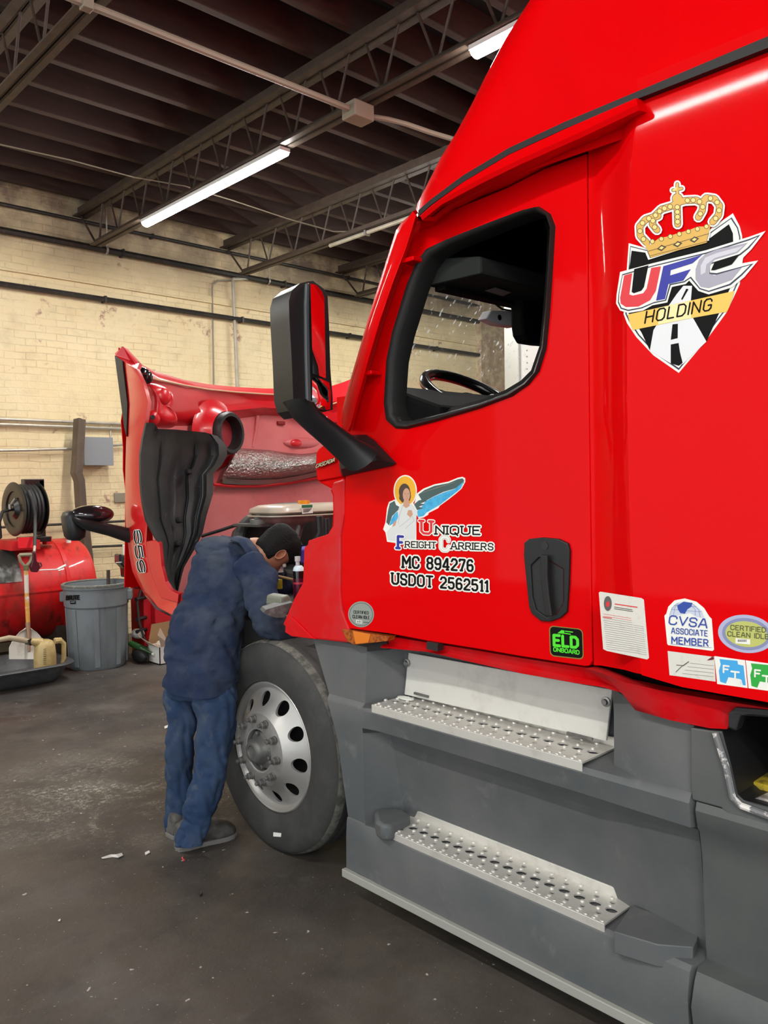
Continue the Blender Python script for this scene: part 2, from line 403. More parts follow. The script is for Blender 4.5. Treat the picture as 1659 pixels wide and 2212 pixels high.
for xx, a, b in ((-1.25, .8, 3.2), (-.2, 6.4, 8.6), (-2.3, -4.2, -1.9), (-1.25, -3.4, -1.1)):  # unseen strips added to brighten wall and truck; first placed for the sleeper highlight
    strip_light(xx, a, b, 'lit LED strip added out of view left of the truck for more light', hang=xx < 1.9)

# crossing pipe with junction box
t = thing('ceiling_pipe', (1.9, 4.35, 4.3), 'pale pipe crossing under the trusses into a square junction box', 'pipe')
zz = 4.29
pa = P(-300, -190, Z=zz); pb = P(187, 9, Z=zz); pc = P(757, 236, Z=zz)
G().tube([pa, pb, pc], .022, 8).build('pipe_run', M['cond'], t)
G().box((pc.x-.02, pc.y-.07, zz-.06), (pc.x+.16, pc.y+.07, zz+.05)).build('junction_box', M['cond'], t, bevel=.008)
G().tube([V(pc.x+.15, pc.y, zz), P(840, 258, Z=zz), P(878, 268, Z=zz-.02), P(930, 286, Z=zz-.05), P(1010, 310, Z=zz-.05), P(1300, 400, Z=zz-.05)], .018, 8).build('pipe_tail', M['cond'], t)
G().box((pb.x-.03, pb.y-.03, zz-.03), (pb.x+.03, pb.y+.03, zz+.05)).build('clamp', M['cond'], t, bevel=.005)
# sagging wire
t = G().tube([P(-80, 292, Y=7.6), P(0, 312, Y=7.6), P(150, 345, Y=7.4), P(290, 383, Y=7.2), P(400, 402, Y=7.0), P(500, 432, Y=6.9), P(620, 472, Y=6.8), P(720, 500, Y=6.8), P(770, 500, Y=6.8), P(800, 488, Y=6.9)], .006, 6).build('hanging_wire', M['cond'], loc=(2.5, 7.2, 4.5))
tag(t, 'thin pale wire sagging across the dark joists', 'wire')

# pipes and conduits on the back wall
def wall_pipe(name, pts, r, m, label, cat='pipe', Y=WALLY-.07, clips=0):
    pts = [P(a, b, Y=Y) for a, b in pts]
    t = thing(name, pts[len(pts)//2], label, cat)
    G().tube(pts, r, 8).build('run', m, t)
    for i in range(clips):
        q = lerp(pts[0], pts[-1], (i+.5)/clips); G().box((q.x-.02, q.y-r-.006, q.z-r-.012), (q.x+.02, WALLY+.01, q.z+r+.012)).build('clip', m, t, smooth=0)
    return t
def hp(z, name, r, m, label, cat='pipe', x0=-6, x1=12.4, off=.07, clips=6):
    t = thing(name, (3, WALLY-off, z), label, cat)
    G().tube([(x0, WALLY-off, z), (x1, WALLY-off, z)], r, 8).build('run', m, t)
    for i in range(clips):
        q = lerp(x0, x1, (i+.5)/clips); G().box((q-.012, WALLY-off-r-.003, z-r-.005), (q+.012, WALLY+.01, z+r+.005)).build('clip', m, t, smooth=0)
hp(4.42, 'wall_pipe', .036, M['pipe'], 'thick dark pipe along the brick wall just below the truss ends', clips=8)
hp(4.69, 'wall_pipe', .020, M['pipe'], 'thin pipe highest on the brick wall, passing behind the truss seats')
t_ = hp(3.86, 'wall_pipe', .030, M['pipe'], 'dark pipe along the brick wall at mirror height, third from the roof', clips=10)
t = thing('wall_conduit', (3, WALLY-.05, 2.3), 'twin pale conduits along the wall at the top of the bent post', 'conduit')
for dz in (0, .055): G().tube([(-5, WALLY-.045, 2.40+dz), (4.7, WALLY-.045, 2.40+dz)], .017, 8).build('run', M['galv'], t)
G().box((2.9, WALLY-.07, 2.36), (2.93, WALLY, 2.50)).build('clip', M['steel'], t, smooth=0)
wall_pipe('wall_conduit', [(-100, 977), (0, 973), (60, 972), (159, 969)], .016, M['galv'], 'bent conduit running left from the bent post below the twin conduits', 'conduit')
wall_pipe('wall_conduit', [(244, 962), (275, 959), (420, 950)], .014, M['galv'], 'short conduit running right from the grey electrical box', 'conduit')
wall_pipe('wall_conduit', [(-100, 1144), (0, 1139), (141, 1132), (420, 1118)], .014, M['pipe'], 'thin dark conduit on the wall level with the hose reel', 'conduit')
wall_pipe('wall_conduit', [(150, 1187), (203, 1181), (268, 1178), (420, 1170)], .014, M['pipe'], 'lowest dark conduit on the wall, right of the red tank', 'conduit')
wall_pipe('wall_conduit', [(560, 600), (503, 603), (503, 612), (511, 800), (514, 900)], .022, M['galv'], 'pale vertical conduit dropping down the wall above the hood', 'conduit')
wall_pipe('wall_conduit', [(503, 606), (470, 606), (459, 614), (458, 625), (461, 800), (462, 900)], .011, M['cond'], 'thin vertical conduit just left of the pale one above the hood', 'conduit', WALLY-.03)
wall_pipe('wall_conduit', [(270, 915), (240, 918), (238, 960)], .010, M['galv'], 'tiny drop conduit above the grey electrical box', 'conduit', WALLY-.03)
# grey electrical box
a = P(182, 945, Y=8.82); b = P(244, 1004, Y=8.82)
t = thing('electrical_box', (lerp(a.x, b.x, .5), 8.9, b.z), 'grey metal electrical box on the wall beside the bent post', 'electrical box')
G().box((a.x, 8.83, b.z), (b.x, 9.0, a.z)).build('body', flat('box_grey', (.20, .225, .24), .5), t, bevel=.006)
G().box((a.x-.008, 8.815, b.z-.008), (b.x+.008, 8.835, a.z+.008)).build('cover', flat('cover_grey', (.225, .25, .265), .45), t, bevel=.004)
# small plates on the wall
a = P(247, 1065, Y=8.98); b = P(273, 1085, Y=8.98)
tag(G().box((a.x, 8.975, b.z), (b.x+.1, 9.0, a.z)).build('wall_plate', M['cond'], loc=(a.x, 8.98, b.z), bevel=.005), 'small cream blank plate on the wall left of the hood edge', 'plate')

# pipe hangers at the truss ends
for px, py, lab in ((228, 412, 'long threaded hanger rod above the thick wall pipe, by the first truss end'), (580, 535, 'short hanger rod above the thick wall pipe, by the second truss end')):
    a = P(px, py, Y=8.9); t = thing('pipe_hanger', (a.x, a.y, 4.4), lab, 'hanger', 'pipe hangers')
    G().tube([a, (a.x, a.y, 4.4)], .008, 6).build('rod', M['galv'], t)
    G().lathe([(.042, -.012), (.05, -.012), (.05, .012), (.042, .012), (.042, -.012)], (a.x, WALLY-.07, 4.42), (1, 0, 0), 16).build('ring', M['galv'], t)

# ---- white trailer parked beyond the cab
t = thing('box_trailer', (7.8, 0, 0), 'white riveted box trailer parked beyond the red cab', 'trailer')
M['trailer'] = mat('trailer_white', (.70, .72, .68), .4)
G().box((6.5, -9, 1.15), (9.0, 5.05, 4.05)).build('body', M['trailer'], t, smooth=0, bevel=.02)
G().box((6.47, 4.90, 1.15), (6.53, 5.08, 4.05)).build('corner_post', mat('trailer_rail', (.5, .52, .49), .35, metal=.5), t, smooth=0, bevel=.01)
g = G()
for i in range(46):
    for yq in (4.82, 4.2, 3.6): g.ell((6.498, yq, 1.3+i*.06), (.006, .008, .008), 6, 4)
g.build('rivets', M['steel'], t)['kind'] = 'stuff'
for xx in (6.9, 8.6): G().box((xx-.06, 4.0, 0), (xx+.06, 4.15, 1.16)).build('landing_leg', M['steel'], t, smooth=0)
for xx in (6.55, 8.65):
    for yq in (-6.2, -7.5): G().lathe([(.2, 0), (.48, 0), (.5, .04), (.5, .26), (.48, .30), (.2, .30)], (xx, yq, .5), (1, 0, 0), 24, cap=True).build('wheel', M['tire'], t)
g = G(); g.box((7.0, -8, .85), (7.15, 4.2, 1.16)); g.box((8.35, -8, .85), (8.5, 4.2, 1.16)); g.box((6.8, -7.6, .45), (8.7, -7.4, .55)); g.box((6.8, -6.3, .45), (8.7, -6.1, .55)); g.box((7.0, -6.3, .5), (7.15, -6.1, .9)); g.box((8.35, -7.6, .5), (8.5, -7.4, .9)); g.build('frame', M['steel'], t, smooth=0)
# ------------------------------------------------------------------ the truck
TR = thing('semi_truck', (3.27, 1.5, 0), 'red semi truck tractor with its hood tilted open, parked in the shop', 'truck')
XD, XS = 2.10, 2.02           # door plane, sleeper side plane
# --- sleeper side (main red body)
edge_px = [(1376, 226), (1366, 330), (1358, 430), (1354, 600), (1354, 800), (1357, 1000), (1362, 1200), (1372, 1350), (1386, 1456)]
edge = PX(edge_px, XS)
ez = [p.z for p in edge][::-1]; ey = [p.y for p in edge][::-1]
def sleeper_x(z):
    if z < 2.52: return XS
    return XS + .022*(z-2.52)**2/.5
zs = [1.07, 1.12, 1.3, 1.5, 1.7, 1.9, 2.1, 2.3, 2.35, 2.4, 2.44, 2.48, 2.52, 2.56, 2.6, 2.63, 2.66, 2.69, 2.72, 2.745, 2.77]
rows = []
low_px = [(1386, 1456), (1449, 1484), (1532, 1497), (1659, 1517)]
low = PX(low_px, XS); zlow = low[-1].z
zs = [zlow, zlow+.02]+[z for z in zs if z > zlow+.06]
for z in zs:
    y0 = interp(ez, ey, z)
    rows.append([V(sleeper_x(z), lerp(y0, -1.2, t), z) for t in (0, .05, .15, .3, .5, .7, .85, 1)])
for i in (0, 1):
    for j in (0, 1): rows[i][j].z = max(rows[i][j].z, P(1386 if j == 0 else 1425, 1458 if j == 0 else 1476, X=XS).z+.004*i)
g = G(); g.slab(rows, (.05, 0, 0))
SLP = g.build('sleeper_side', M['red'], TR)
# angled face between the door and the sleeper
L_ = PX([(1271, 318), (1272, 600), (1274, 900), (1277, 1200), (1283, 1437)], XD+.005)
R_ = PX([(1376, 226), (1355, 560), (1355, 870), (1362, 1180), (1386, 1456)], XS)
Mid = [lerp(l, r, .62)+V(.012, 0, 0) for l, r in zip(L_, R_)]; Mi2 = [lerp(l, r, .88)+V(-.001, 0, 0) for l, r in zip(L_, R_)]; Mi1 = [lerp(l, r, .12)+V(.012, 0, 0) for l, r in zip(L_, R_)]
G().slab([L_, Mi1, Mid, Mi2, R_], (.05, -.03, 0)).build('corner_panel', M['red'], TR, smooth=60)
# header above the door
top = PX([(1374, 212), (1220, 279), (1100, 334), (1000, 394), (930, 445), (905, 468)], 1.985)
mid = PX([(1377, 226), (1250, 287), (1120, 345), (1037, 386), (950, 433), (908, 467)], 1.975)
mid2 = [p+V(.008, 0, -.012) for p in mid]
bot = PX([(1282, 316), (1174, 360), (1097, 400), (996, 440), (955, 456), (905, 498)], 2.095)
G().slab([top, mid, mid2, bot], (.06, 0, .01)).build('door_header', M['red'], TR, smooth=50)
# black gap strip under the roof fairing
s1 = [V(2.0, -1.2, P(2100, -105, X=2.0).z)]+PX([(2100, -105), (1659, 78), (1375, 198), (1220, 263), (1100, 319), (1000, 379), (930, 431), (903, 455)], 2.0)
s2 = [V(2.0, -1.2, P(2100, -70, X=2.0).z)]+PX([(2100, -70), (1659, 103), (1375, 214), (1220, 278), (1100, 333), (1000, 393), (930, 443), (905, 466)], 2.0)
G().slab([s1, s2], (.05, 0, 0)).build('roof_seam_strip', M['seal'], TR, smooth=0)
# --- roof fairing
ROOFLEAN = .16
sil_px = ([(893, 470), (900, 455), (927, 402.5), (950, 357), (991, 293), (1028, 219), (1069, 137), (1110, 73), (1156, 0), (1215, -95)])
sil = []
for q in sil_px:
    X_ = 2.2
    for _ in range(4): X_ = 2.172+max(0, P(*q, X=X_).z-2.7)*ROOFLEAN
    sil.append(P(*q, X=X_))
fz = [p.z for p in sil]; fy = [p.y for p in sil]
rows = []
R0 = .42; TH = math.radians(48.7)
for z in [2.64, 2.70, 2.75, 2.79, 2.83, 2.9, 2.98, 3.07, 3.15, 3.25, 3.4, 3.6, 3.8, 3.9, 3.95]:
    leanx = .012 + max(0, z-2.7)*ROOFLEAN + (.25*((z-3.8)/.15)**2 if z > 3.8 else 0)
    if z <= fz[-1]: ys = interp(fz, fy, z)
    else: ys = fy[-1]-(z-fz[-1])*1.0
    xs = 2.20+leanx-.04
    xc, yc = xs+R0*math.cos(TH), ys-R0*math.sin(TH)
    ring = [V(xc-R0, yq, z) for yq in (-1.2, -.6, 0, .4, .8)]
    ring = [p for p in ring if p.y < yc-.05] + [V(xc-R0, yc, z)]
    ring = [V(p.x+.036*max(0, min(1, (1.95-p.y)/.9)), p.y, p.z) for p in ring]
    while len(ring) < 6: ring.insert(1, lerp(ring[0], ring[1], .5))
    for j in range(1, 13): a = PI/2*j/12; ring.append(V(xc-R0*math.cos(a), yc+R0*math.sin(a), z))
    ring += [V(3.27, yc+R0+.04, z)]
    half = ring[:]
    ring += [V(6.54-p.x, p.y, p.z) for p in half[:-1][::-1]]
    rows.append(ring)
g = G(); g.rings(rows, 0, False, False)
n = len(rows[-1]); g.face([rows[-1]]); g.add([p for r in (rows[0], ) for p in (r[0], r[-1])]+[rows[-1][0], rows[-1][-1]], [(0, 1, 3, 2)])
g.build('roof_fairing', M['red'], TR, smooth=60)
# hidden remainder of the cab: far side, cowl, floor, roof, sleeper back
g = G()
g.box((4.42, -1.2, 1.05), (4.47, 2.45, 2.75)); g.box((2.10, -1.2, 1.05), (4.45, -1.15, 2.75))
g.box((2.16, 2.46, 1.02), (4.42, 2.56, 2.06))
g.build('cab_shell', M['red'], TR, smooth=0)
g = G()
g.box((2.17, -1.1, 1.10), (4.40, 2.44, 1.16)); g.box((2.16, -1.1, 2.665), (4.40, 1.98, 2.70)); g.prism([V(2.16, 1.97, 2.66), V(2.5, 2.12, 2.66), V(3.27, 2.21, 2.66), V(4.0, 2.12, 2.66), V(4.4, 1.97, 2.66)], (0, 0, .03)); g.box((2.17, .55, 1.16), (4.40, .6, 2.70)); g.box((4.36, -1.1, 1.16), (4.41, 1.3, 2.70)); g.box((4.36, 1.3, 1.16), (4.41, 2.4, 2.0))
g.box((2.165, -1.1, 1.16), (2.18, 1.33, 2.70))
g.box((2.2, 1.99, 2.40), (4.36, 2.04, 2.70)); g.build('cab_lining', M['dark'], TR, smooth=0)
# lining round the door opening
# --- door
door_px = [(1267, 332), (1174, 365), (1097, 405), (996, 446), (955, 462), (915, 486), (893, 515), (870, 575), (848, 640), (820, 720), (796, 800), (772, 880), (757, 940), (748, 1000), (746, 1033), (744, 1120), (738, 1160), (738, 1300), (751, 1357), (838, 1368), (922, 1384), (1035, 1402), (1128, 1418), (1262, 1439), (1273, 1438), (1279, 1428), (1276, 1200), (1272, 900)]
win_px = [(1165, 449), (1188, 464), (1197, 488), (1192, 575), (1185, 681), (1178, 752), (1163, 800), (1142, 827), (1107, 853), (1036, 880), (940, 909), (880, 924), (856, 922), (839, 907), (834, 874), (838, 778), (850, 718), (881, 616), (902, 568), (923, 540), (970, 518), (1061, 482), (1133, 456)]
win = PX(win_px, XD)
DOOR = G().prism([PX(door_px, XD), win], (.055, 0, 0)).build('cab_door', M['red'], TR, smooth=0, bevel=.006)
# rubber seal
so_px = [(1165, 445), (1191, 462), (1201, 488), (1196, 575), (1189, 681), (1182, 753), (1167, 802), (1145, 831), (1109, 857), (1037, 884), (940, 913), (880, 928), (854, 927), (834, 910), (829, 874), (834, 777), (846, 717), (878, 613), (899, 565), (921, 536), (969, 514), (1061, 478), (1133, 452)]
si_px = [(1157, 458), (1181, 467), (1190, 495), (1186, 575), (1181, 657), (1172, 751), (1153, 809), (1131, 829), (1095, 849), (1037, 871), (940, 897), (890, 909), (866, 910), (852, 895), (848, 868), (854, 780), (867, 722), (898, 622), (917, 575), (935, 551), (974, 529), (1061, 493), (1133, 465)]
so, si = PX(so_px, XD), PX(si_px, XD)
so2 = [lerp(a, b, .35)+V(-.016, 0, 0) for a, b in zip(so, si)]; si2 = [lerp(a, b, .75)+V(-.012, 0, 0) for a, b in zip(so, si)]
so = [p+V(.004, 0, 0) for p in so]; sin_ = [p+V(.07, 0, 0) for p in si]
g = G(); n = len(so)
for a, b in ((so, so2), (so2, si2), (si2, si), (si, sin_)): g.rings([a, b], 0, False)
g.build('window_seal', M['seal'], DOOR, smooth=70)
# inner door reveal and pillar trim
rv = [p+V(.07, 0, 0) for p in si]; rv2 = [p+V(.16, 0, 0) for p in si]
inn_px = [(1150, 470), (1174, 476), (1182, 500), (1180, 575), (1174, 657), (1166, 745), (1147, 800), (1125, 822), (1090, 843), (1037, 864), (940, 890), (905, 900), (885, 898), (868, 880), (862, 862), (872, 800), (888, 735), (914, 640), (933, 590), (950, 562), (985, 541), (1061, 508), (1130, 482)]
rin = PX(inn_px, XD+.13)
outer = [p+V(.07, (p.y-1.75)*.55, (p.z-2.2)*.45) for p in PX(so_px, XD)]
g = G(); g.rings([[p+V(.07, 0, 0) for p in si], rin], 0, False); g.rings([outer, [p+V(.07, 0, 0) for p in si]], 0, False)
g.build('inner_door_trim', M['dark'], DOOR, smooth=50)

# --- A pillar fairing standing off the pillar
pl = [(899, 453), (868, 480), (855, 498), (820, 609), (796, 685), (770, 775), (748, 850), (738, 888), (738, 914), (745, 928)]
pr = [(899, 464), (888, 500), (878, 532), (849, 609), (822, 688), (796, 775), (776, 850), (764, 893), (756, 922), (751, 931)]
a = PX(pl, 2.06); b = PX(pr, 2.03); md = [lerp(p, q, .55)+V(-.018, 0, 0) for p, q in zip(a, b)]
G().slab([a, md, b], (.03, .02, 0)).build('pillar_fairing', M['red'], TR, smooth=60)
for px, py in ((882, 561), (792, 806)):
    q = P(px, py, X=2.05); G().box((2.045, q.y-.03, q.z-.008), (2.10, q.y+.03, q.z+.008)).build('fairing_bracket', M['red'], TR, smooth=0, bevel=.004)
# pillar behind it
pp = PX([(905, 470), (870, 520), (845, 600), (800, 745), (770, 850), (752, 925), (748, 1000), (775, 960), (800, 830), (850, 660), (893, 530), (915, 486)], 2.115)
G().prism(pp, (.05, .03, 0)).build('windshield_pillar', M['red'], TR, smooth=0)

# --- cowl side panel in front of the door
cp = [(735, 1160), (735, 1279), (738, 1318), (754, 1358), (751, 1389), (679, 1381), (630, 1375), (615, 1366), (616, 1353), (611, 1347), (622, 1322), (633, 1296), (646, 1272), (653, 1260), (656, 1182), (663, 1178), (665, 1168), (708, 1154), (718, 1138), (720, 1107), (719, 1070), (714, 1058), (720, 1040), (744, 1033), (743, 1110)]
COWL = G().prism(PX(cp, XD-.004), (.05, .0, 0)).build('cowl_side_panel', M['redmatte'], TR, smooth=0, bevel=.008)
# flared lower tip
fl = PX([(611, 1347), (628, 1331), (650, 1352), (679, 1381), (630, 1375), (615, 1366), (616, 1353)], XD-.012)
G().prism(fl, (.02, 0, 0)).build('flare_crease', M['redmatte'], COWL, smooth=0, bevel=.004)
# return flange of the narrow pillar and the corner block that carries the model badge
q1 = PX([(714, 1058), (719, 1070), (720, 1107), (718, 1138), (708, 1154), (665, 1168)], XD); q2 = [p+V(.10, .05, 0) for p in q1]
G().slab([q1, q2], (.01, -.01, 0)).build('cowl_flange', M['red'], COWL, smooth=60)
blk = [(681, 979), (686, 970), (704, 956), (730, 970), (738, 1010), (742, 1030), (683, 1040), (680, 1010)]
BLK = G().prism(PX(blk, XD-.01), (.34, .03, 0)).build('cowl_corner', M['red'], TR, smooth=30, bevel=.012)
un = G().prism(PX([(683, 1040), (742, 1030), (742, 1046), (714, 1056)], XD-.002), (.30, .0, 0)).build('cowl_corner_base', M['red'], TR, smooth=0, bevel=.008)
# --- marker lamp and the black seam below
LAMP = G().prism(PX([(738, 1359), (760, 1362), (840, 1375), (836, 1385), (765, 1393), (750, 1385)], XD-.016), (.04, 0, 0)).build('marker_lamp', M['amber'], TR, smooth=0, bevel=.006)
G().prism(PX([(762, 1363), (800, 1370), (795, 1388), (768, 1391)], XD-.018), (.004, 0, 0)).build('lamp_reflector', flat('amber_bright', (.75, .20, .02), .2, coat=.5), LAMP, smooth=0)
G().prism(PX([(700, 1385), (765, 1392), (836, 1386), (836, 1404), (730, 1412), (660, 1396)], XD+.03), (.1, 0, 0)).build('fender_gap_liner', M['black'], TR, smooth=0)
# --- rocker below the door and the sleeper
rt = PX([(836, 1374), (922, 1388), (1035, 1406), (1128, 1422), (1262, 1442), (1290, 1440), (1316, 1447), (1366, 1468), (1449, 1486), (1532, 1500), (1569, 1506), (1590, 1509), (1700, 1526)], 2.12)
rt.append(V(2.075, -1.2, rt[-1].z)); rt = [p if i < 5 else V(2.075, p.y, p.z) for i, p in enumerate(rt)]
rm = PX([(830, 1388), (922, 1400), (1035, 1422), (1128, 1440), (1240, 1462), (1300, 1472), (1340, 1482), (1372, 1500), (1449, 1524), (1532, 1540), (1569, 1546), (1589, 1520), (1700, 1534)], 2.14)
rm.append(V(2.09, -1.2, rm[-1].z)); rm = [p if i < 6 else V(2.09 if i > 6 else 2.12, p.y, p.z) for i, p in enumerate(rm)]
rb = PX([(821, 1399), (922, 1408), (1035, 1434), (1128, 1455), (1240, 1475), (1300, 1484), (1342, 1496), (1372, 1534), (1449, 1556), (1532, 1573), (1570, 1575), (1590, 1530), (1700, 1542)], 2.10)
rb.append(V(2.10, -1.2, rb[-1].z))
ROCK = G().slab([rt, rm, rb], (.05, 0, 0)).build('rocker_panel', M['redmatte'], TR, smooth=50)
G().prism(PX([(922, 1386), (946, 1390), (945, 1407), (921, 1402)], 2.088), (.03, 0, 0)).build('door_catch', M['black'], ROCK, smooth=0)
# --- door handle
ho = [(1132, 1172), (1142, 1164), (1170, 1161), (1205, 1164), (1226, 1174), (1230, 1190), (1228, 1260), (1224, 1322), (1210, 1335), (1188, 1343), (1168, 1342), (1148, 1326), (1142, 1310), (1136, 1250), (1131, 1200)]
hi = [(1146, 1222), (1164, 1204), (1188, 1212), (1217, 1230), (1217, 1300), (1203, 1326), (1182, 1334), (1158, 1318), (1150, 1290)]
HND = G().prism([PX(ho, XD-.010), PX(hi, XD-.010)], (.014, 0, 0)).build('door_handle', M['mirrorp'], DOOR, smooth=0, bevel=.003)
g = G(); a = PX(hi, XD-.004); cc = sum(a, V(0, 0, 0))/len(a)
g.rings([a, [lerp(p, cc, .25)+V(.0025, 0, 0) for p in a]], 0, True)
g.build('handle_cup', M['black'], DOOR, smooth=0)
hl = PX([(1167, 1198), (1166, 1240), (1172, 1290), (1178, 1331)], XD-.03); hr = PX([(1182, 1200), (1182, 1245), (1186, 1290), (1192, 1332)], XD-.03)
G().slab([hl, hr], (.012, 0, 0)).build('pull_lever', M['mirrorp'], DOOR, smooth=0, bevel=.004)
kc = P(1176, 1179, X=XD-.012)
G().lathe([(.0, 0), (.013, 0), (.013, .006), (.0, .006)], kc, (1, 0, 0), 20).build('key_lock', M['black'], DOOR)

# --- the cab inside
t_con = []
cA, cB = P(914, 609, Y=2.06), P(945, 563, Y=1.80); cz0 = (cA.z+P(1087, 664, Y=2.06).z)/2; cz1 = (cB.z+P(1128, 618, Y=1.80).z)/2
CON = G().prism([V(2.17, 2.06, cz0), V(2.17, 1.80, cz1), V(2.17, 1.80, cz1+.06), V(2.17, 2.06, cz0+.10)], (2.19, 0, 0)).build('overhead_console', M['console'], TR, smooth=0, bevel=.01)
def con_pt(px, py):
    n_ = V(0, cz1-cz0, .26).normalized(); d_ = (P(px, py, Z=3)-C0).normalized(); o_ = V(2.17, 2.06, cz0-.006)
    return C0+d_*((o_-C0).dot(n_)/d_.dot(n_))
G().face([[con_pt(*q) for q in ((1046, 628), (1070, 621), (1105, 632), (1086, 640))]]).build('sun_visor_label', flat('label_grey', (.22, .22, .22), .7), CON, smooth=0)
g = G(); g.prism([V(2.17, 2.46, 2.02), V(2.17, 2.46, 2.094), V(2.17, 2.30, 2.085), V(2.17, 2.0, 1.98), V(2.17, 1.95, 1.6), V(2.17, 2.46, 1.6)], (2.2, 0, 0))
g.build('dashboard', M['dark'], TR, smooth=0, bevel=.02)
rot = Matrix.Rotation(math.radians(33), 3, 'X')
sc_ = P(1022, 862, X=2.70)
g = G(); RS = .225
rs = []
for i in range(40):
    a = 2*PI*i/40; c = V(RS*math.cos(a), RS*math.sin(a), 0); o = V(math.cos(a), math.sin(a), 0)
    rs.append([sc_+rot @ (c+o*.025*math.cos(q)+V(0, 0, .025*math.sin(q))) for q in [2*PI*j/10 for j in range(10)]])
rs.append(rs[0]); g.rings(rs, 0, False)
STW = g.build('steering_wheel', M['blackgloss'], TR)
g = G(); g.ell(sc_+V(0, 0, -.02), (.085, .08, .035), 16, 8, rot=rot)
for a in (0.25, PI-.25, -PI/2-.5, -PI/2+.5): g.tube([sc_+rot @ V(.05*math.cos(a), .05*math.sin(a), -.02), sc_+rot @ V(RS*math.cos(a), RS*math.sin(a), 0)], .016, 8)
g.tube([sc_+V(0, 0, -.03), sc_+V(0, .25, -.4)], .04, 10)
g.build('steering_hub', M['blackgloss'], STW)
# grab rail at the lower front corner of the window, toll box, hanging curtain
G().tube([P(866, 850, X=2.21), P(880, 868, X=2.21), P(895, 888, X=2.21), P(908, 915, X=2.21)], .014, 8).build('grab_rail', M['black'], TR)
tb = [P(*q, Y=2.16) for q in ((1051, 688), (1061, 670), (1128, 672), (1124, 692), (1117, 706), (1076, 700))]
TB = G().prism(tb, (0, .05, .0)).build('toll_transponder', flat('device_white', (.85, .85, .88), .4), TR, smooth=0, bevel=.005)
G().lathe([(0, 0), (.012, 0), (.012, .002), (0, .002)], P(1079, 686, Y=2.158), (0, -1, 0), 16).build('device_dial', M['ink'], TB)
G().tube([P(1068, 655, Y=2.14), P(1085, 668, Y=2.14), P(1110, 672, Y=2.14), P(1128, 670, Y=2.12)], .004, 6).build('device_cable', M['black'], TB)
G().prism([P(*q, Y=1.95) for q in ((1128, 640), (1129, 700), (1132, 722), (1141, 738), (1172, 743), (1200, 745), (1200, 600), (1140, 600))], (0, .06, 0)).build('sleeper_curtain', M['dark'], TR, smooth=0, bevel=.01)
# windshield with splashes
gm = bpy.data.materials.new('dirty_glass'); gm.use_nodes = True; nt = gm.node_tree; nt.nodes.clear()
N = nt.nodes.new; L = nt.links.new
out = N('ShaderNodeOutputMaterial'); tr_ = N('ShaderNodeBsdfTransparent'); gl = N('ShaderNodeBsdfGlossy'); gl.inputs['Roughness'].default_value = .02; df = N('ShaderNodeBsdfTranslucent'); df.inputs[0].default_value = (.85, .88, .9, 1); df2 = N('ShaderNodeBsdfDiffuse'); df2.inputs[0].default_value = (.8, .82, .85, 1)
ad = N('ShaderNodeMixShader'); ad.inputs[0].default_value = .5; L(df.outputs[0], ad.inputs[1]); L(df2.outputs[0], ad.inputs[2])
fr = N('ShaderNodeFresnel'); fr.inputs[0].default_value = 1.12; m1 = N('ShaderNodeMixShader'); L(fr.outputs[0], m1.inputs[0]); L(tr_.outputs[0], m1.inputs[1]); L(gl.outputs[0], m1.inputs[2])
tc = N('ShaderNodeTexCoord'); vr = N('ShaderNodeTexVoronoi'); vr.inputs['Scale'].default_value = 34; mp = N('ShaderNodeMapping'); mp.inputs['Scale'].default_value = (1, 1, .55); L(tc.outputs['Object'], mp.inputs[0])
nd = N('ShaderNodeTexNoise'); nd.inputs['Scale'].default_value = 30; L(tc.outputs['Object'], nd.inputs['Vector'])
vm = N('ShaderNodeVectorMath'); vm.operation = 'MULTIPLY_ADD'; L(nd.outputs['Color'], vm.inputs[0]); vm.inputs[1].default_value = (.03, .03, .05); L(mp.outputs[0], vm.inputs[2]); L(vm.outputs[0], vr.inputs['Vector'])
r1 = N('ShaderNodeMapRange'); L(vr.outputs['Distance'], r1.inputs['Value']); r1.inputs['From Min'].default_value = .10; r1.inputs['From Max'].default_value = .30; r1.inputs['To Min'].default_value = 1.0; r1.inputs['To Max'].default_value = 0
n2 = N('ShaderNodeTexNoise'); n2.inputs['Scale'].default_value = 5; L(tc.outputs['Object'], n2.inputs['Vector']); r2 = N('ShaderNodeMapRange'); L(n2.outputs['Fac'], r2.inputs['Value']); r2.inputs['From Min'].default_value = .38; r2.inputs['From Max'].default_value = .55
mu = N('ShaderNodeMath'); mu.operation = 'MULTIPLY'; L(r1.outputs[0], mu.inputs[0]); L(r2.outputs[0], mu.inputs[1])
sx = N('ShaderNodeSeparateXYZ'); L(tc.outputs['Object'], sx.inputs[0]); r3 = N('ShaderNodeMapRange'); L(sx.outputs['Z'], r3.inputs['Value']); r3.inputs['From Min'].default_value = 2.1; r3.inputs['From Max'].default_value = 2.4
mv = N('ShaderNodeMath'); mv.operation = 'MULTIPLY_ADD'; L(mu.outputs[0], mv.inputs[0]); L(r3.outputs[0], mv.inputs[1]); mv.inputs[2].default_value = .03
m2 = N('ShaderNodeMixShader'); L(mv.outputs[0], m2.inputs[0]); L(m1.outputs[0], m2.inputs[1]); L(ad.outputs[0], m2.inputs[2]); L(m2.outputs[0], out.inputs['Surface'])
G().grid([[V(x, 2.50+.12*math.sin(PI*(x-2.16)/2.22), 2.05) for x in (2.16, 2.6, 3.0, 3.27, 3.6, 4.0, 4.38)], [V(x, 2.02+.20*math.sin(PI*(x-2.16)/2.22), 2.68) for x in (2.16, 2.6, 3.0, 3.27, 3.6, 4.0, 4.38)]]).build('windshield', gm, TR, smooth=60)
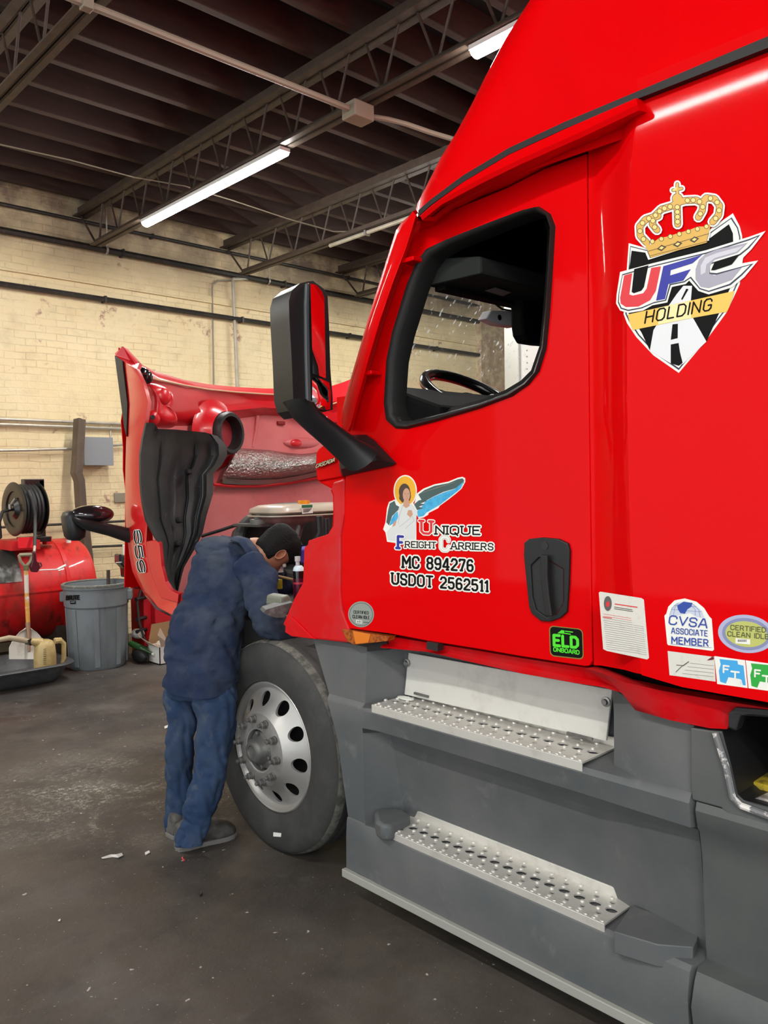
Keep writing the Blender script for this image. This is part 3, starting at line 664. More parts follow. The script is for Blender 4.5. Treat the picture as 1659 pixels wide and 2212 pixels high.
g = G(); g.prism([V(4.36, 2.54, 2.05), V(4.36, 2.42, 2.05), V(4.36, 1.92, 2.70), V(4.36, 2.04, 2.70)], (.1, 0, 0)); g.build('far_pillar', M['red'], TR, smooth=0)

# --- side mirror
my = 2.27
shell = [(664, 608), (676, 606), (700, 624), (708, 640), (711, 700), (714, 800), (719, 860), (719, 885), (700, 890), (675, 885), (662, 880), (655, 900), (640, 885), (633, 860), (630, 780), (625, 690), (624, 650), (630, 628), (648, 612)]
sh = [P(*q, Y=my) for q in shell]
MIR = G().prism(sh, (.02, .14, 0)).build('side_mirror', M['mirrorp'], TR, smooth=30, bevel=.02)
fr_ = [P(*q, Y=my-.012) for q in ((662, 612), (668, 610), (669, 700), (671, 800), (674, 880), (668, 884), (664, 870), (661, 760), (660, 660))]
G().prism(fr_, (0, .014, 0)).build('mirror_bezel', mat('bezel_grey', (.075, .08, .085), .35), MIR, smooth=0, bevel=.004)
# the glasses face back along the cab and a little towards it
def mglass(name, pts, yaw, pitch, yoff, bulge=0):
    q = [P(*p, Y=my-yoff) for p in pts]; c = sum(q, V(0, 0, 0))/len(q)
    nrm = V(math.sin(yaw)*math.cos(pitch), -math.cos(yaw)*math.cos(pitch), math.sin(pitch))
    q = [p-V(0, 1, 0)*((p-c).dot(nrm)/nrm.y) for p in q]
    g = G()
    if bulge:
        rs = [[lerp(c, p, t)+nrm*bulge*(1-t*t) for p in q] for t in (.02, .25, .5, .75, 1)]
        g.rings(rs, 0, True)
    else: g.face([q])
    return g.build(name, M['mirror'], MIR, smooth=60)
mglass('flat_mirror_glass', [(664, 615), (682, 616), (700, 630), (706, 642), (709, 720), (713, 818), (690, 812), (669, 808), (667, 720)], math.radians(20), 0, .014)
mglass('convex_mirror_glass', [(670, 816), (690, 818), (712, 826), (718, 850), (717, 884), (700, 886), (682, 883), (673, 872)], math.radians(8), math.radians(-4), .014, .02)
arm_t = [(640, 872), (662, 868), (672, 884), (690, 898), (730, 926), (765, 948), (800, 965)]
arm_b = [(633, 862), (634, 880), (648, 905), (680, 936), (712, 966), (740, 995), (762, 1018)]
ys = [2.26, 2.27, 2.28, 2.28, 2.27, 2.25, 2.22]
a = [P(*q, Y=y) for q, y in zip(arm_t, ys)]; b = [P(*q, Y=y) for q, y in zip(arm_b, ys)]
g = G(); rs = []
for p, q in zip(a, b):
    c = (p+q)/2; h = (p-q)/2
    rs.append([c+h*math.cos(t)+V(.0, .07, 0)*math.sin(t) for t in [2*PI*j/14 for j in range(14)]])
g.rings(rs); g.build('mirror_arm', M['mirrorp'], MIR, smooth=60)
bs = [(738, 978), (752, 950), (765, 940), (791, 939), (808, 950), (857, 1001), (849, 1006), (745, 1029), (740, 1018)]
q0 = PX(bs, XD); q1 = [lerp(p, P(790, 975, X=XD), .30)+V(-.05, 0, 0) for p in q0]
g = G(); g.rings([q0, [p+V(-.012, 0, 0) for p in q0], q1], 0, True); g.build('mirror_foot', M['mirrorp'], MIR, smooth=30)
G().lathe([(0, 0), (.008, 0), (.008, -.004), (0, -.004)], P(829, 996, X=XD-.02), (1, 0, 0), 12).build('foot_screw', M['steel'], MIR)

# --- grey step fairing
wf = PX([(742, 1885), (738, 1866), (741, 1780), (738, 1694), (720, 1596), (700, 1510), (686, 1467), (655, 1398)], XD)
wz = [p.z for p in wf]; wy = [p.y for p in wf]
prof = [(2.095, .150), (2.085, .28), (2.098, .345), (2.112, .358), (2.275, .366), (2.27, .40), (2.215, .66), (2.19, .725), (2.115, .745), (2.098, .815), (2.108, .832), (2.31, .842), (2.275, 1.10), (2.275, 1.14)]
zz_ = [z for _, z in prof]
closed = [2.10, 2.095, 2.097, 2.10, 2.105, 2.10, 2.10, 2.10, 2.098, 2.096, 2.10, 2.115, 2.13, 2.14]
ztop = [.150, .28, .345, .358, .362, .40, .66, .725, .745, .815, .825, .84, 1.06, 1.07]
def station(y, k, kl=None, ku=None):
    """k=0 closed, 1 full recess"""
    out = []
    for i, ((x, z), xc) in enumerate(zip(prof, closed)):
        kk = k
        if kl is not None and 4 <= i <= 8: kk = kl
        if ku is not None and i >= 11: kk = ku
        out.append(V(lerp(xc, x, kk), y, lerp(ztop[i], z, kk)))
    return out
stn = []
f0 = [V(closed[i]+.05, interp(wz, wy, ztop[i]), ztop[i]) for i in range(len(prof))]
f1 = [V(closed[i]-.002, interp(wz, wy, ztop[i])-.03, ztop[i]) for i in range(len(prof))]
f2 = [V(closed[i], lerp(interp(wz, wy, ztop[i]), 2.38, .75), ztop[i]) for i in range(len(prof))]
f2 = [V(p.x, min(p.y, f1[i].y-.03), p.z) for i, p in enumerate(f2)]
rows = [f0, f1, f2, station(2.37, .0), station(2.30, .88), station(2.22, 1), station(1.9, 1), station(1.55, 1), station(1.38, 1, 1, 1), station(1.30, 1, .85, .25), station(1.2, 1, .75, .04), station(1.05, 1, .6, .0), station(1.032, 1, .6, .0)]
rows.append([p+V(.03, -.012, 0) for p in rows[-1]])
for r in rows[9:]:
    r[12].z = interp([1.0, 1.15, 1.3], [1.02, 1.03, 1.07], r[12].y); r[13].z = r[12].z+.012; r[13].x = r[12].x+.03
SKIRT = G().slab(rows, (.03, 0, 0)).build('step_fairing', M['grey'], TR, smooth=32)
# rear skirt with battery / tank opening
prof2 = [(2.095, .150), (2.07, .27), (2.09, .33), (2.105, .352), (2.165, .362), (2.16, .40), (2.14, .66), (2.125, .735), (2.112, .75), (2.100, .80), (2.108, .822)]
st2 = lambda y: [V(x, y, z) for x, z in prof2]
rows = [[p+V(.03, .012, 0) for p in st2(1.015)], st2(1.015), st2(.9), st2(.6), st2(.2), st2(-.6), st2(-1.2)]
SK2 = G().slab(rows, (.03, 0, 0)).build('rear_skirt', M['grey2'], TR, smooth=32)
up = [(1491, 1572), (1491, 1700), (1495, 1728), (1557, 1745), (1574, 1763), (1590, 1769), (1659, 1793), (1760, 1830), (1760, 1760), (1659, 1742), (1607, 1728), (1594, 1716), (1582, 1660), (1562, 1580), (1535, 1578)]
G().prism(PX(up, 2.106), (.04, 0, 0)).build('opening_frame', M['grey2'], SK2, smooth=0, bevel=.006)
lip = PX([(1545, 1582), (1570, 1660), (1583, 1722), (1600, 1740), (1659, 1762), (1760, 1800)], 2.098)
G().tube(lip, .009, 8).build('opening_lip', mat('worn_plastic', (.16, .16, .165), .5, noise_=[(22, .5, .56, (.68, .66, .62), 1)]), SK2)
g = G(); q = [(1560, 1579), (1572, 1540), (1587, 1528), (1760, 1545), (1760, 1800), (1659, 1742), (1607, 1728), (1594, 1716), (1582, 1660)]
qa = PX(q, 2.10); g.rings([qa, [p+V(.45, 0, 0) for p in qa]], 0, False); g.face([[p+V(.45, 0, 0) for p in qa]]); g.build('opening_cavity', M['black'], SK2, smooth=0)
G().prism(PX([(1572, 1573), (1573, 1540), (1588, 1528), (1659, 1533), (1760, 1545), (1760, 1560), (1659, 1550), (1600, 1546), (1590, 1580)], 2.075), (.04, 0, 0)).build('opening_hood', M['black'], SK2, smooth=0, bevel=.01)
G().box((2.106, -1.2, .80), (2.15, .66, 1.03)).build('rear_panel', M['grey2'], SK2, smooth=0, bevel=.006)
G().prism(PX([(1616, 1686), (1720, 1712), (1720, 1732), (1622, 1706)], 2.2), (.2, 0, 0)).build('yellow_tank', flat('old_yellow', (.45, .33, .02), .6, noise_=[(16, .5, .6, (.06, .05, .02), .8)]), SK2, smooth=0, bevel=.01)
g = G(); q = PX([(1600, 1733), (1640, 1748), (1720, 1775), (1720, 1745), (1640, 1722)], 2.13); g.prism(q, (.15, 0, -.01)); g.build('worn_sill', mat('worn_aluminium', (.5, .48, .44), .5, noise_=[(14, .45, .6, (.12, .11, .10), .9)]), SK2, smooth=0)
for nm_, zq, pts_ in (('step_pad', .392, ((1364, 1955), (1440, 1982), (1512, 2010), (1506, 2030), (1497, 2046), (1420, 2040), (1326, 2012))), ('step_pad', .415, ((808, 1750), (818, 1745), (845, 1744), (870, 1746), (888, 1758), (870, 1768), (845, 1782), (825, 1782), (812, 1772)))):
    q_ = [P(*p, Z=zq) for p in pts_]; G().prism(q_, (.0, 0, -.065)).build(nm_, M['grey'], SKIRT, smooth=40, bevel=.014)
# step treads
def tread(z, y0, y1, x0, x1, name, n, m):
    yy_ = [lerp(y0, y1, (i+.5)/n) for i in range(n)]
    outer = [V(x0, y0, z), V(x0, y1, z), V(x1, y1-.0, z), V(x1, y0, z)]
    xm = lerp(x0, x1, .52); loops = [outer]
    for y in yy_: loops.append([V(xm+.017*math.cos(a), y+.020*math.sin(a), z) for a in [2*PI*j/12 for j in range(12)]])
    for f in (.26, .78):
        for y in yy_: loops.append([V(lerp(x0, x1, f)+.008*math.cos(a), y+.02+.010*math.sin(a), z) for a in [2*PI*j/8 for j in range(8)] ] if y+.03 < max(y0, y1) else [V(lerp(x0, x1, f)+.006*math.cos(a), y+.012+.005*math.sin(a), z) for a in [2*PI*j/8 for j in range(8)]])
    T = G().prism(loops, (0, 0, -.006)).build(name, m, TR, smooth=0)
    g = G(); g.box((x0-.006, min(y0, y1), z-.03), (x0+.0, max(y0, y1), z+.001)); g.box((x1, min(y0, y1), z-.005), (x1+.006, max(y0, y1), z+.03))
    g.build('tread_flange', m, T, smooth=0, bevel=.002)
    g = G()
    for f in (.12, .40, .64, .92):
        for y in [lerp(y0, y1, (i+.25)/(n)) for i in range(n)]:
            g.lathe([(.0078, 0), (.0060, .005), (.003, .0065), (.0005, .0065)], (lerp(x0, x1, f), y+(.02 if f in (.40, .92) else 0), z-.0005), (0, 0, 1), 8)
    for y in [lerp(y0, y1, (i+.5)/(n*2)) for i in range(n*2)]: g.lathe([(.0075, 0), (.006, .004), (.001, .005)], (x0+.006, y, z-.001), (0, 0, 1), 6)
    o = g.build('tread_studs', m, T, smooth=30); o['kind'] = 'stuff'
    return T
tread(.374, 2.275, 1.30, 2.108, 2.265, 'step_tread', 17, M['alu'])
tread(.848, 2.315, 1.37, 2.104, 2.295, 'step_tread', 17, M['alu'])
kp = PX([(882, 1410), (1322, 1490), (1309, 1601), (873, 1500)], 2.262)
KICK = G().prism(kp, (.012, 0, 0)).build('kick_plate', M['kick'], TR, smooth=0, bevel=.003)
for q in ((879, 1432), (1309, 1516)):
    c = P(*q, X=2.258); G().lathe([(.0, -.012), (.008, -.012), (.010, -.004), (.016, -.003), (.016, 0)], c, (1, 0, 0), 10).build('bolt', M['steel'], KICK)
for a, b_ in (((895, 1497), (925, 1505)), ((1225, 1583), (1280, 1597))):
    p, q = P(*a, X=2.257), P(*b_, X=2.257); G().bar(p, q, .008, .008).build('hinge', M['hub'], KICK, smooth=0)
G().ell(P(876, 1508, X=2.24)+V(0, 0, 0), (.02, .045, .006), 10, 5).build('rag_scrap', M['white'], KICK)
G().box((2.078, 1.03, .118), (2.10, 2.49, .150)).build('lower_trim', mat('trim_grey', (.36, .36, .33), .5, metal=.2), TR, smooth=0, bevel=.003)
G().box((2.078, -1.2, .118), (2.10, 1.015, .150)).build('lower_trim', M['trim_grey'] if 'trim_grey' in M else bpy.data.materials['trim_grey'], TR, smooth=0, bevel=.003)
# --- wheels
def wheel(xf, yc, R, sgn, full=True):
    """xf = outer sidewall plane, sgn=+1: inside of the truck lies towards +X"""
    zc = R
    ax = (sgn, 0, 0); o = V(xf, yc, zc)
    tp = [(.300, .035), (.305, .012), (.33, .002), (.38, -.004), (.43, .000), (.455, .012), (.472, .026), (.4795, .045), (R, .07), (R, .095), (R-.012, .098), (R-.012, .106), (R, .109), (R, .145), (R-.012, .148), (R-.012, .156), (R, .159), (R, .20), (.472, .24), (.43, .27), (.36, .275), (.29, .25)]
    tp = [(r if r < .31 else .31+(r-.31)*(R-.31)/(.4825-.31) if r < .482 else r, h) for r, h in tp]
    T = G().lathe(tp, o, ax, 72).build('front_tire', M['tire'], TR, smooth=35)
    g = G(); g.lathe([(R-.0125, .0235), (R-.0045, .040), (R-.002, .052), (R-.001, .062)], o-V(.0012*sgn, 0, 0), ax, 72); g.build('scuffed_shoulder', M['scuff'], T)
    # rim: outer flange, dished disc with ten hand holes, raised hub face
    loops = []; nseg = 120
    def ringpt(r, h, a): return o + V(sgn*h, r*math.cos(a), r*math.sin(a))
    rp = [(.300, .036), (.302, .020), (.296, .014), (.288, .018), (.280, .034), (.272, .040)]
    g = G(); g.lathe(rp, o, ax, 72)
    # disc with holes built in the developed plane (r -> radius), then curved
    def disc_h(r): return interp([.08, .125, .145, .165, .19, .215, .245, .272], [-.052, -.052, -.050, -.038, -.010, .010, .028, .040], r)
    hr, hn, hs = .223, 10, .033
    cells = 12
    for k in range(hn):
        a0 = 2*PI*(k-.5)/hn+.16; a1 = 2*PI*(k+.5)/hn+.16; am = (a0+a1)/2
        # boundary points of the cell and of the hole, joined ring by ring
        B = []
        for i in range(cells): B.append((lerp(a0, a1, i/cells), .272))
        for i in range(6): B.append((a1, lerp(.272, .165, i/6)))
        for i in range(cells): B.append((lerp(a1, a0, i/cells), .165))
        for i in range(6): B.append((a0, lerp(.165, .272, i/6)))
        H = []
        for a, r in B:
            dx, dy = (a-am)*hr, r-hr; l = math.hypot(dx, dy); H.append((am+dx/l*hs/hr, hr+dy/l*hs))
        ring3 = []
        for t in (0, .33, .66, 1):
            ring3.append([ringpt(lerp(b[1], h[1], t), disc_h(lerp(b[1], h[1], t)), lerp(b[0], h[0], t)) for b, h in zip(B, H)])
        ring3.append([p+V(sgn*.012, 0, 0) for p in ring3[-1]])
        g.rings(ring3, 0, False)
    g.lathe([(.165, disc_h(.165)), (.155, -.045), (.145, -.050), (.10, -.052), (.095, -.050), (.095, -.02)], o, ax, 72)
    RIM = g.build('wheel_rim', M['rim'], TR, smooth=32)
    g = G(); g.lathe([(.166, disc_h(.165)-.0006), (.155, -.0458), (.145, -.0508), (.103, -.0528), (.101, -.05)], o, ax, 60); g.build('mounting_face', M['face'], RIM)
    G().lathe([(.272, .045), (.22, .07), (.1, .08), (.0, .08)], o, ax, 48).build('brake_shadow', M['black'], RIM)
    g = G(); g.lathe([(.094, .0), (.088, -.030), (.080, -.036), (.066, -.038), (.062, -.042), (.056, -.075), (.048, -.088), (.038, -.092), (.030, -.092), (.028, -.086), (.0, -.086)], o, ax, 40)
    HUB = g.build('wheel_hub', M['hub'], TR)
    for k in range(6):
        a = 2*PI*k/6+.3; G().lathe([(.010, -.032), (.010, -.052), (.006, -.054), (0, -.054)], o+V(0, .076*math.cos(a), .076*math.sin(a)), ax, 8).build('hub_bolt', M['hub'], HUB)
    for k in range(10):
        a = 2*PI*k/10+.1; c = o+V(0, .1425*math.cos(a), .1425*math.sin(a))
        G().lathe([(.020, -.048), (.020, -.054), (.0165, -.056), (.0165, -.074), (.011, -.077), (.0095, -.077), (.0095, -.092), (.007, -.094), (0, -.094)], c, ax, 8).build('lug_nut', M['hub'], RIM)
    if full:
        q = [P(*p, X=xf-.006) for p in ((590, 1798), (607, 1800), (606, 1808), (590, 1807))]
        G().prism(q, (.006, 0, 0)).build('wheel_weight', M['white'], T, smooth=0, bevel=.001)
wheel(2.15, 3.09, .4930, 1)
g = G(); g.lathe([(.29, .03), (.47, 0), (.4825, .06), (.4825, .22), (.47, .28), (.29, .28)], (4.07, 3.10, .4825), (1, 0, 0), 48, cap=True); g.build('far_front_tire', M['tire'], TR)
for xx in (2.2, 4.1):
    for yy_ in (-4.2, -2.9): pass
# chassis
g = G()
g.box((2.80, -1.2, .62), (2.90, 4.55, .88)); g.box((3.64, -1.2, .62), (3.74, 4.55, .88)); g.box((2.35, 3.02, .40), (4.2, 3.18, .54)); g.box((2.9, 4.3, .55), (3.64, 4.5, .9))
g.build('chassis_frame', M['black'], TR, smooth=0)
# engine bay mass: block, radiator core, inner fender, air box
M['grime'] = mat('engine_black', (.012, .012, .012), .5, noise_=[(9, .5, .7, (.05, .048, .042), .7)])
ENG = G().box((2.85, 2.62, .7), (3.7, 4.2, 1.22)).build('engine_block', M['grime'], TR, smooth=0, bevel=.03)
g = G(); g.box((2.55, 4.25, .7), (4.0, 4.38, 1.30)); g.build('radiator_core', M['grime'], TR, smooth=0, bevel=.01)
G().box((2.42, 2.58, 1.0), (2.80, 3.55, 1.12)).build('inner_fender', M['grime'], TR, smooth=0, bevel=.02)
G().prism([V(2.52, 2.6, .5), V(2.52, 3.72, .62), V(2.52, 3.6, 1.02), V(2.52, 2.6, 1.02)], (.04, 0, 0)).build('wheel_well', M['black'], TR, smooth=0)
g = G()
g.tube([V(2.95, 3.9, 1.28), V(3.05, 3.6, 1.36), V(3.1, 3.2, 1.32), V(3.0, 2.8, 1.3)], .05, 10); g.tube([V(3.4, 4.1, 1.2), V(3.45, 3.6, 1.38), V(3.4, 2.9, 1.36)], .045, 10); g.box((3.0, 3.35, 1.2), (3.3, 3.7, 1.36)); g.lathe([(.0, 0), (.07, 0), (.07, .16), (.05, .18), (0, .18)], (2.75, 3.5, 1.1), (0, 0, 1), 16)
g.build('engine_hoses', M['black'], ENG, smooth=40)
# coolant expansion tank
cz = 4.35
M['coolant'] = mat('coolant_plastic', (.17, .078, .072), .35, coat=.3, noise_=[(5, .45, .7, (.24, .13, .11), .8, (4, 4, .6))])
M['coolant_top'] = mat('clear_plastic', (.48, .42, .33), .35, coat=.3)
yT = 3.75
def tp(px, py): return P(px, py, Y=yT)
a = tp(596, 1112); bq = tp(760, 1112)
def rrect(x0, x1, y0, y1, z, r):
    out = []
    for cx_, cy_, a0 in ((x1-r, y1-r, 0), (x0+r, y1-r, PI/2), (x0+r, y0+r, PI), (x1-r, y0+r, 1.5*PI)):
        for j in range(7): q = a0+PI/2*j/6; out.append(V(cx_+r*math.cos(q), cy_+r*math.sin(q), z))
    return out
def zt(py): return tp(650, py).z
y0, y1 = yT, yT+.34
xa, xb = a.x, bq.x+.15
g = G(); g.rings([rrect(xa+.02, xb-.02, y0+.02, y1-.02, zt(1112), .08), rrect(xa, xb, y0, y1, zt(1106), .1), rrect(xa+.005, xb-.005, y0+.005, y1-.005, zt(1098), .1), rrect(xa+.04, xb-.04, y0+.04, y1-.04, zt(1091), .1), rrect(xa+.10, xb-.10, y0+.10, y1-.10, zt(1089), .06)], 0, True)
TANK = g.build('coolant_tank', M['coolant_top'], TR, smooth=60)
g = G(); c1, c2 = tp(603, 1120), tp(674, 1120)
g.rings([rrect(c1.x+.12, c2.x-.02, y0+.06, y1-.1, zt(1170), .05), rrect(c1.x+.10, c2.x-.01, y0+.04, y1-.08, zt(1150), .06), rrect(c1.x+.09, c2.x, y0+.03, y1-.05, zt(1138), .07), rrect(c1.x+.01, c2.x+.03, y0+.01, y1-.02, zt(1130), .09), rrect(c1.x-.01, xb-.03, y0-.0, y1, zt(1118), .1), rrect(c1.x-.01, xb-.03, y0-.0, y1, zt(1112), .1)], 0, True)
g.build('tank_body', M['coolant'], TANK, smooth=60)
g = G(); g.rings([rrect(xa-.012, xb, y0-.012, y1+.01, zt(1115), .11), rrect(xa-.012, xb, y0-.012, y1+.01, zt(1112), .11)], 0, True); g.build('tank_seam', M['coolant_top'], TANK, smooth=40)
cc = P(656, 1089, Y=yT+.10); prof_ = []
g = G(); g.rings([[V(cc.x+(.036 if j % 2 else .032)*math.cos(2*PI*j/40), cc.y+(.036 if j % 2 else .032)*math.sin(2*PI*j/40), z) for j in range(40)] for z in (cc.z-.005, cc.z+.022)], 0, True); g.build('filler_cap', flat('cap_orange', (.75, .30, .01), .4), TANK, smooth=20)
lb = [P(*q, Y=yT-.004) for q in ((652, 1092), (675, 1091), (676, 1108), (653, 1110))]
g = G(); g.prism(lb, (0, .003, 0), 0); lg = [P(*q, Y=yT-.006) for q in ((652, 1091), (675, 1090), (675, 1096), (652, 1097))]; g.prism(lg, (0, .002, 0), 1)
for i in range(3):
    p, q = P(655, 1100+i*3, Y=yT-.006), P(673-3*i, 1099+i*3, Y=yT-.006); g.bar(p, q, .001, .003, 2)
g.build('tank_label', [M['white'], flat('label_green', (.02, .16, .07), .5), M['ink']], TANK, smooth=0)
# engine shroud arc (rubber seal) and bits seen over the mechanic's back
arc_o = [(508, 1170), (511, 1145), (516, 1128), (526, 1118), (545, 1103), (570, 1092), (600, 1088), (650, 1085)]
ao = [P(*q, Y=4.15) for q in arc_o]
g = G(); g.tube([p+V(.02, 0, -.03) for p in ao], .034, 8); g.build('hood_seal', mat('seal_grey', (.055, .056, .05), .6), ENG)
g = G(); ai = [p+V(.03, .02, -.06) for p in ao]+[P(690, 1104, Y=4.17), P(735, 1112, Y=4.17)]; g.prism(ai+[V(ai[-1].x, ai[-1].y, 1.2), V(ai[0].x, ai[0].y, 1.2)], (0, .1, 0)); g.build('fan_shroud', M['grime'], ENG, smooth=0)
g = G(); c = P(558, 1122, Y=3.95); g.lathe([(.0, -.03), (.05, -.03), (.05, .0), (.025, .006), (.022, .02), (.008, .03), (.0, .03)], c, (0, 0, 1), 16); g.build('reservoir_cap', flat('dull_cap', (.16, .155, .14), .5), ENG)
g = G(); a, b_ = P(545, 1133, Y=3.9), P(600, 1131, Y=3.9); g.box((a.x, 3.85, a.z-.014), (b_.x, 4.1, a.z)); g.build('engine_bracket', flat('bracket_grey', (.07, .07, .065), .45), ENG, smooth=0)
g = G(); a, b_ = P(570, 1107, Y=3.95), P(597, 1130, Y=3.95); g.box((a.x, 3.9, b_.z), (b_.x, 4.1, a.z)); g.build('control_module', M['blackgloss'], ENG, smooth=0, bevel=.01)
g = G(); a = P(592, 1118, Y=3.88); g.lathe([(0, 0), (.012, 0), (.012, .02), (0, .02)], a, (0, -1, 0), 10); g.build('module_bolt', M['chrome'], ENG)
g = G(); a, b_ = P(640, 1187, Y=3.35), P(668, 1216, Y=3.35); g.box((a.x, 3.35, b_.z), (b_.x+.1, 3.5, a.z)); g.build('blue_bracket', flat('blue_part', (.06, .05, .38), .5), ENG, smooth=0, bevel=.008)
g = G(); g.tube([P(590, 1242, Y=3.3), P(612, 1247, Y=3.28), P(634, 1252, Y=3.25)], .007, 6); g.build('dipstick_tube', flat('tan_rod', (.22, .13, .05), .5), ENG)
g = G(); a, b_ = P(600, 1226, Y=3.4), P(612, 1236, Y=3.4); g.box((a.x, 3.4, b_.z), (b_.x, 3.42, a.z)); g.build('warning_tag', M['white'], ENG, smooth=0)
g = G(); a, b_ = P(601, 1252, Y=3.4), P(611, 1272, Y=3.4); g.box((a.x, 3.4, b_.z), (b_.x, 3.44, a.z)); g.build('yellow_clip', flat('lime', (.38, .40, .02), .5), ENG, smooth=0, bevel=.004)
g = G(); g.tube([P(690, 1115, Y=3.6), P(692, 1150, Y=3.6), P(684, 1168, Y=3.6)], .02, 8); g.tube([P(706, 1120, Y=3.5), P(707, 1160, Y=3.5)], .014, 8); g.tube([P(645, 1138, Y=3.7), P(640, 1160, Y=3.6), P(650, 1180, Y=3.5)], .012, 8); g.build('radiator_hose', M['black'], ENG)
G().prism([P(*q, Y=2.98) for q in ((608, 1290), (625, 1284), (634, 1300), (625, 1314), (606, 1312))], (0, .12, 0)).build('pale_duct', flat('duct_pale', (.15, .16, .12), .5), ENG, smooth=0, bevel=.01)
# grey fender flap beside the mechanic's arm
fp = [P(*q, Y=2.92) for q in ((569, 1324), (574, 1317), (600, 1309), (632, 1301), (628, 1312), (616, 1334), (598, 1335), (582, 1331))]
G().prism(fp, (.05, .10, .0)).build('fender_flap', mat('flap_grey', (.085, .088, .088), .55, noise_=[(30, .5, .7, (.22, .22, .21), .6)]), TR, smooth=0, bevel=.008)

# --- hood, tilted forward: its underside faces back at us
hx = [300, 330, 365, 405, 450, 500, 560, 620, 680, 735, 775, 820]
def hoodY(px): return interp([300, 450, 600, 760, 820], [4.55, 4.95, 5.15, 5.05, 4.9], px)
r_top = [(262, 748), (300, 784), (335, 802), (400, 821), (450, 830), (510, 836), (570, 839), (630, 840), (680, 840), (720, 834), (752, 824), (790, 808)]
r1 = [(300, 792), (322, 812), (348, 822), (400, 833), (450, 842), (510, 848), (570, 852), (630, 855), (680, 859), (720, 868), (752, 860), (790, 850)]
r2 = [(322, 828), (345, 840), (370, 852), (405, 858), (450, 864), (510, 862), (570, 866), (630, 868), (680, 878), (720, 892), (752, 885), (790, 880)]
r3 = [(325, 860), (350, 875), (372, 884), (405, 886), (450, 892), (510, 886), (570, 880), (630, 884), (680, 900), (720, 912), (752, 908), (790, 905)]
r4 = [(325, 900), (350, 915), (375, 920), (405, 920), (450, 915), (510, 905), (570, 897), (630, 900), (680, 915), (720, 935), (752, 935), (790, 930)]
r5 = [(330, 960), (350, 975), (375, 985), (405, 985), (450, 980), (510, 972), (570, 972), (630, 974), (680, 976), (720, 970), (752, 970), (790, 970)]
r6 = [(330, 1010), (350, 1020), (375, 1025), (405, 1030), (450, 1036), (510, 1040), (570, 1041), (630, 1036), (680, 1028), (720, 1020), (752, 1015), (790, 1010)]
r7 = [(335, 1060), (355, 1060), (380, 1060), (405, 1060), (450, 1060), (510, 1060), (570, 1060), (630, 1060), (680, 1060), (720, 1060), (752, 1060), (790, 1060)]
r8 = [(335, 1280), (355, 1280), (380, 1280), (405, 1280), (450, 1280), (510, 1280), (570, 1280), (630, 1280), (680, 1280), (720, 1280), (752, 1280), (790, 1280)]
offs = [(r_top, .10), (r1, -.02), (r2, .02), (r3, -.05), (r4, .06), (r5, .02), (r6, .0), (r7, .03), (r8, -.15)]
def hood_pt(q, o): return P(*q, Y=hoodY(q[0])+o)
R = [[hood_pt(q, o) for q in r] for r, o in offs]
R[0][0] = P(266, 748, X=2.13); R[1][0] = P(297, 792, Y=4.32); R[0][1] = P(300, 784, Y=4.5)
g = G(); g.slab(R[:5], (.0, .03, .0), 0)
HOOD = g.build('hood', M['redin'], TR, smooth=70)
g = G(); g.slab(R[4:], (.0, .03, 0), 0); g.build('hood_underside', M['pink'], HOOD, smooth=70)
# outer skin of the hood (far side), keeps the hood a real shell
g = G(); g.slab([[p+V(0, .05 if i == 0 else .20+.05*min(i, 4), 0) for p in row] for i, row in enumerate(R)], (0, .01, 0)); g.build('hood_outer_skin', M['red'], HOOD, smooth=70)
# cream sealer bead
g = G(); g.tube([hood_pt(q, -.035) for q in ((330, 817), (345, 821), (400, 832.5), (450, 841), (510, 847), (570, 851), (610, 853), (640, 862), (680, 873), (720, 872), (752, 861))], .006, 6); g.build('sealer_bead', mat('sealer', (.62, .45, .27), .6), HOOD)
# left tip, black trim and fender
tipf = [P(266, 748, X=2.13), P(247, 763.5, X=2.10), P(249, 768, X=2.10), P(264, 779, X=2.11), P(295, 797, X=2.13), P(300, 785, X=2.2)]
G().prism(tipf, (.05, .05, 0)).build('hood_tip', M['redin'], HOOD, smooth=0, bevel=.006)
bl = [P(*q, X=2.10) for q in ((247, 767), (264, 779), (270, 830), (275, 872), (273, 944), (268, 925), (258, 850))]
G().prism(bl, (.05, .04, 0)).build('grille_trim', M['black'], HOOD, smooth=0, bevel=.004)
lft = [(266, 779), (272, 830), (275, 871), (273, 938), (271, 1001), (270, 1073), (272, 1134), (279, 1197), (286, 1234), (297, 1258), (311, 1283), (335, 1315), (371, 1333)]
rgt = [(295, 797), (309, 827), (320, 868), (313, 915), (305, 972), (304, 1037), (310, 1092), (318, 1134), (316, 1172), (320, 1215), (330, 1250), (348, 1290), (384, 1300)]
mdl = [(280, 790), (285, 840), (290, 880), (287, 940), (284, 1010), (286, 1080), (292, 1134), (297, 1190), (303, 1230), (312, 1258), (324, 1288), (342, 1312), (376, 1330)]
A_ = PX(lft, 2.12); B_ = PX(mdl, 2.08); C_ = PX(rgt, 2.10)
# fender skin curves: keep the left (far) edge farther forward
FEN = G().slab([A_, B_, C_], (.03, .02, 0)).build('fender_skin', M['fender'], HOOD, smooth=40)
# flare along the wheel arch
fo = [(316, 1170), (324, 1168), (338, 1168), (344, 1174), (349, 1225), (357, 1257), (369, 1276), (386, 1284), (384, 1302), (348, 1292), (330, 1250), (320, 1215)]
G().prism(PX(fo, 2.09), (.04, .04, 0)).build('arch_flare', M['redin'], HOOD, smooth=0, bevel=.006)
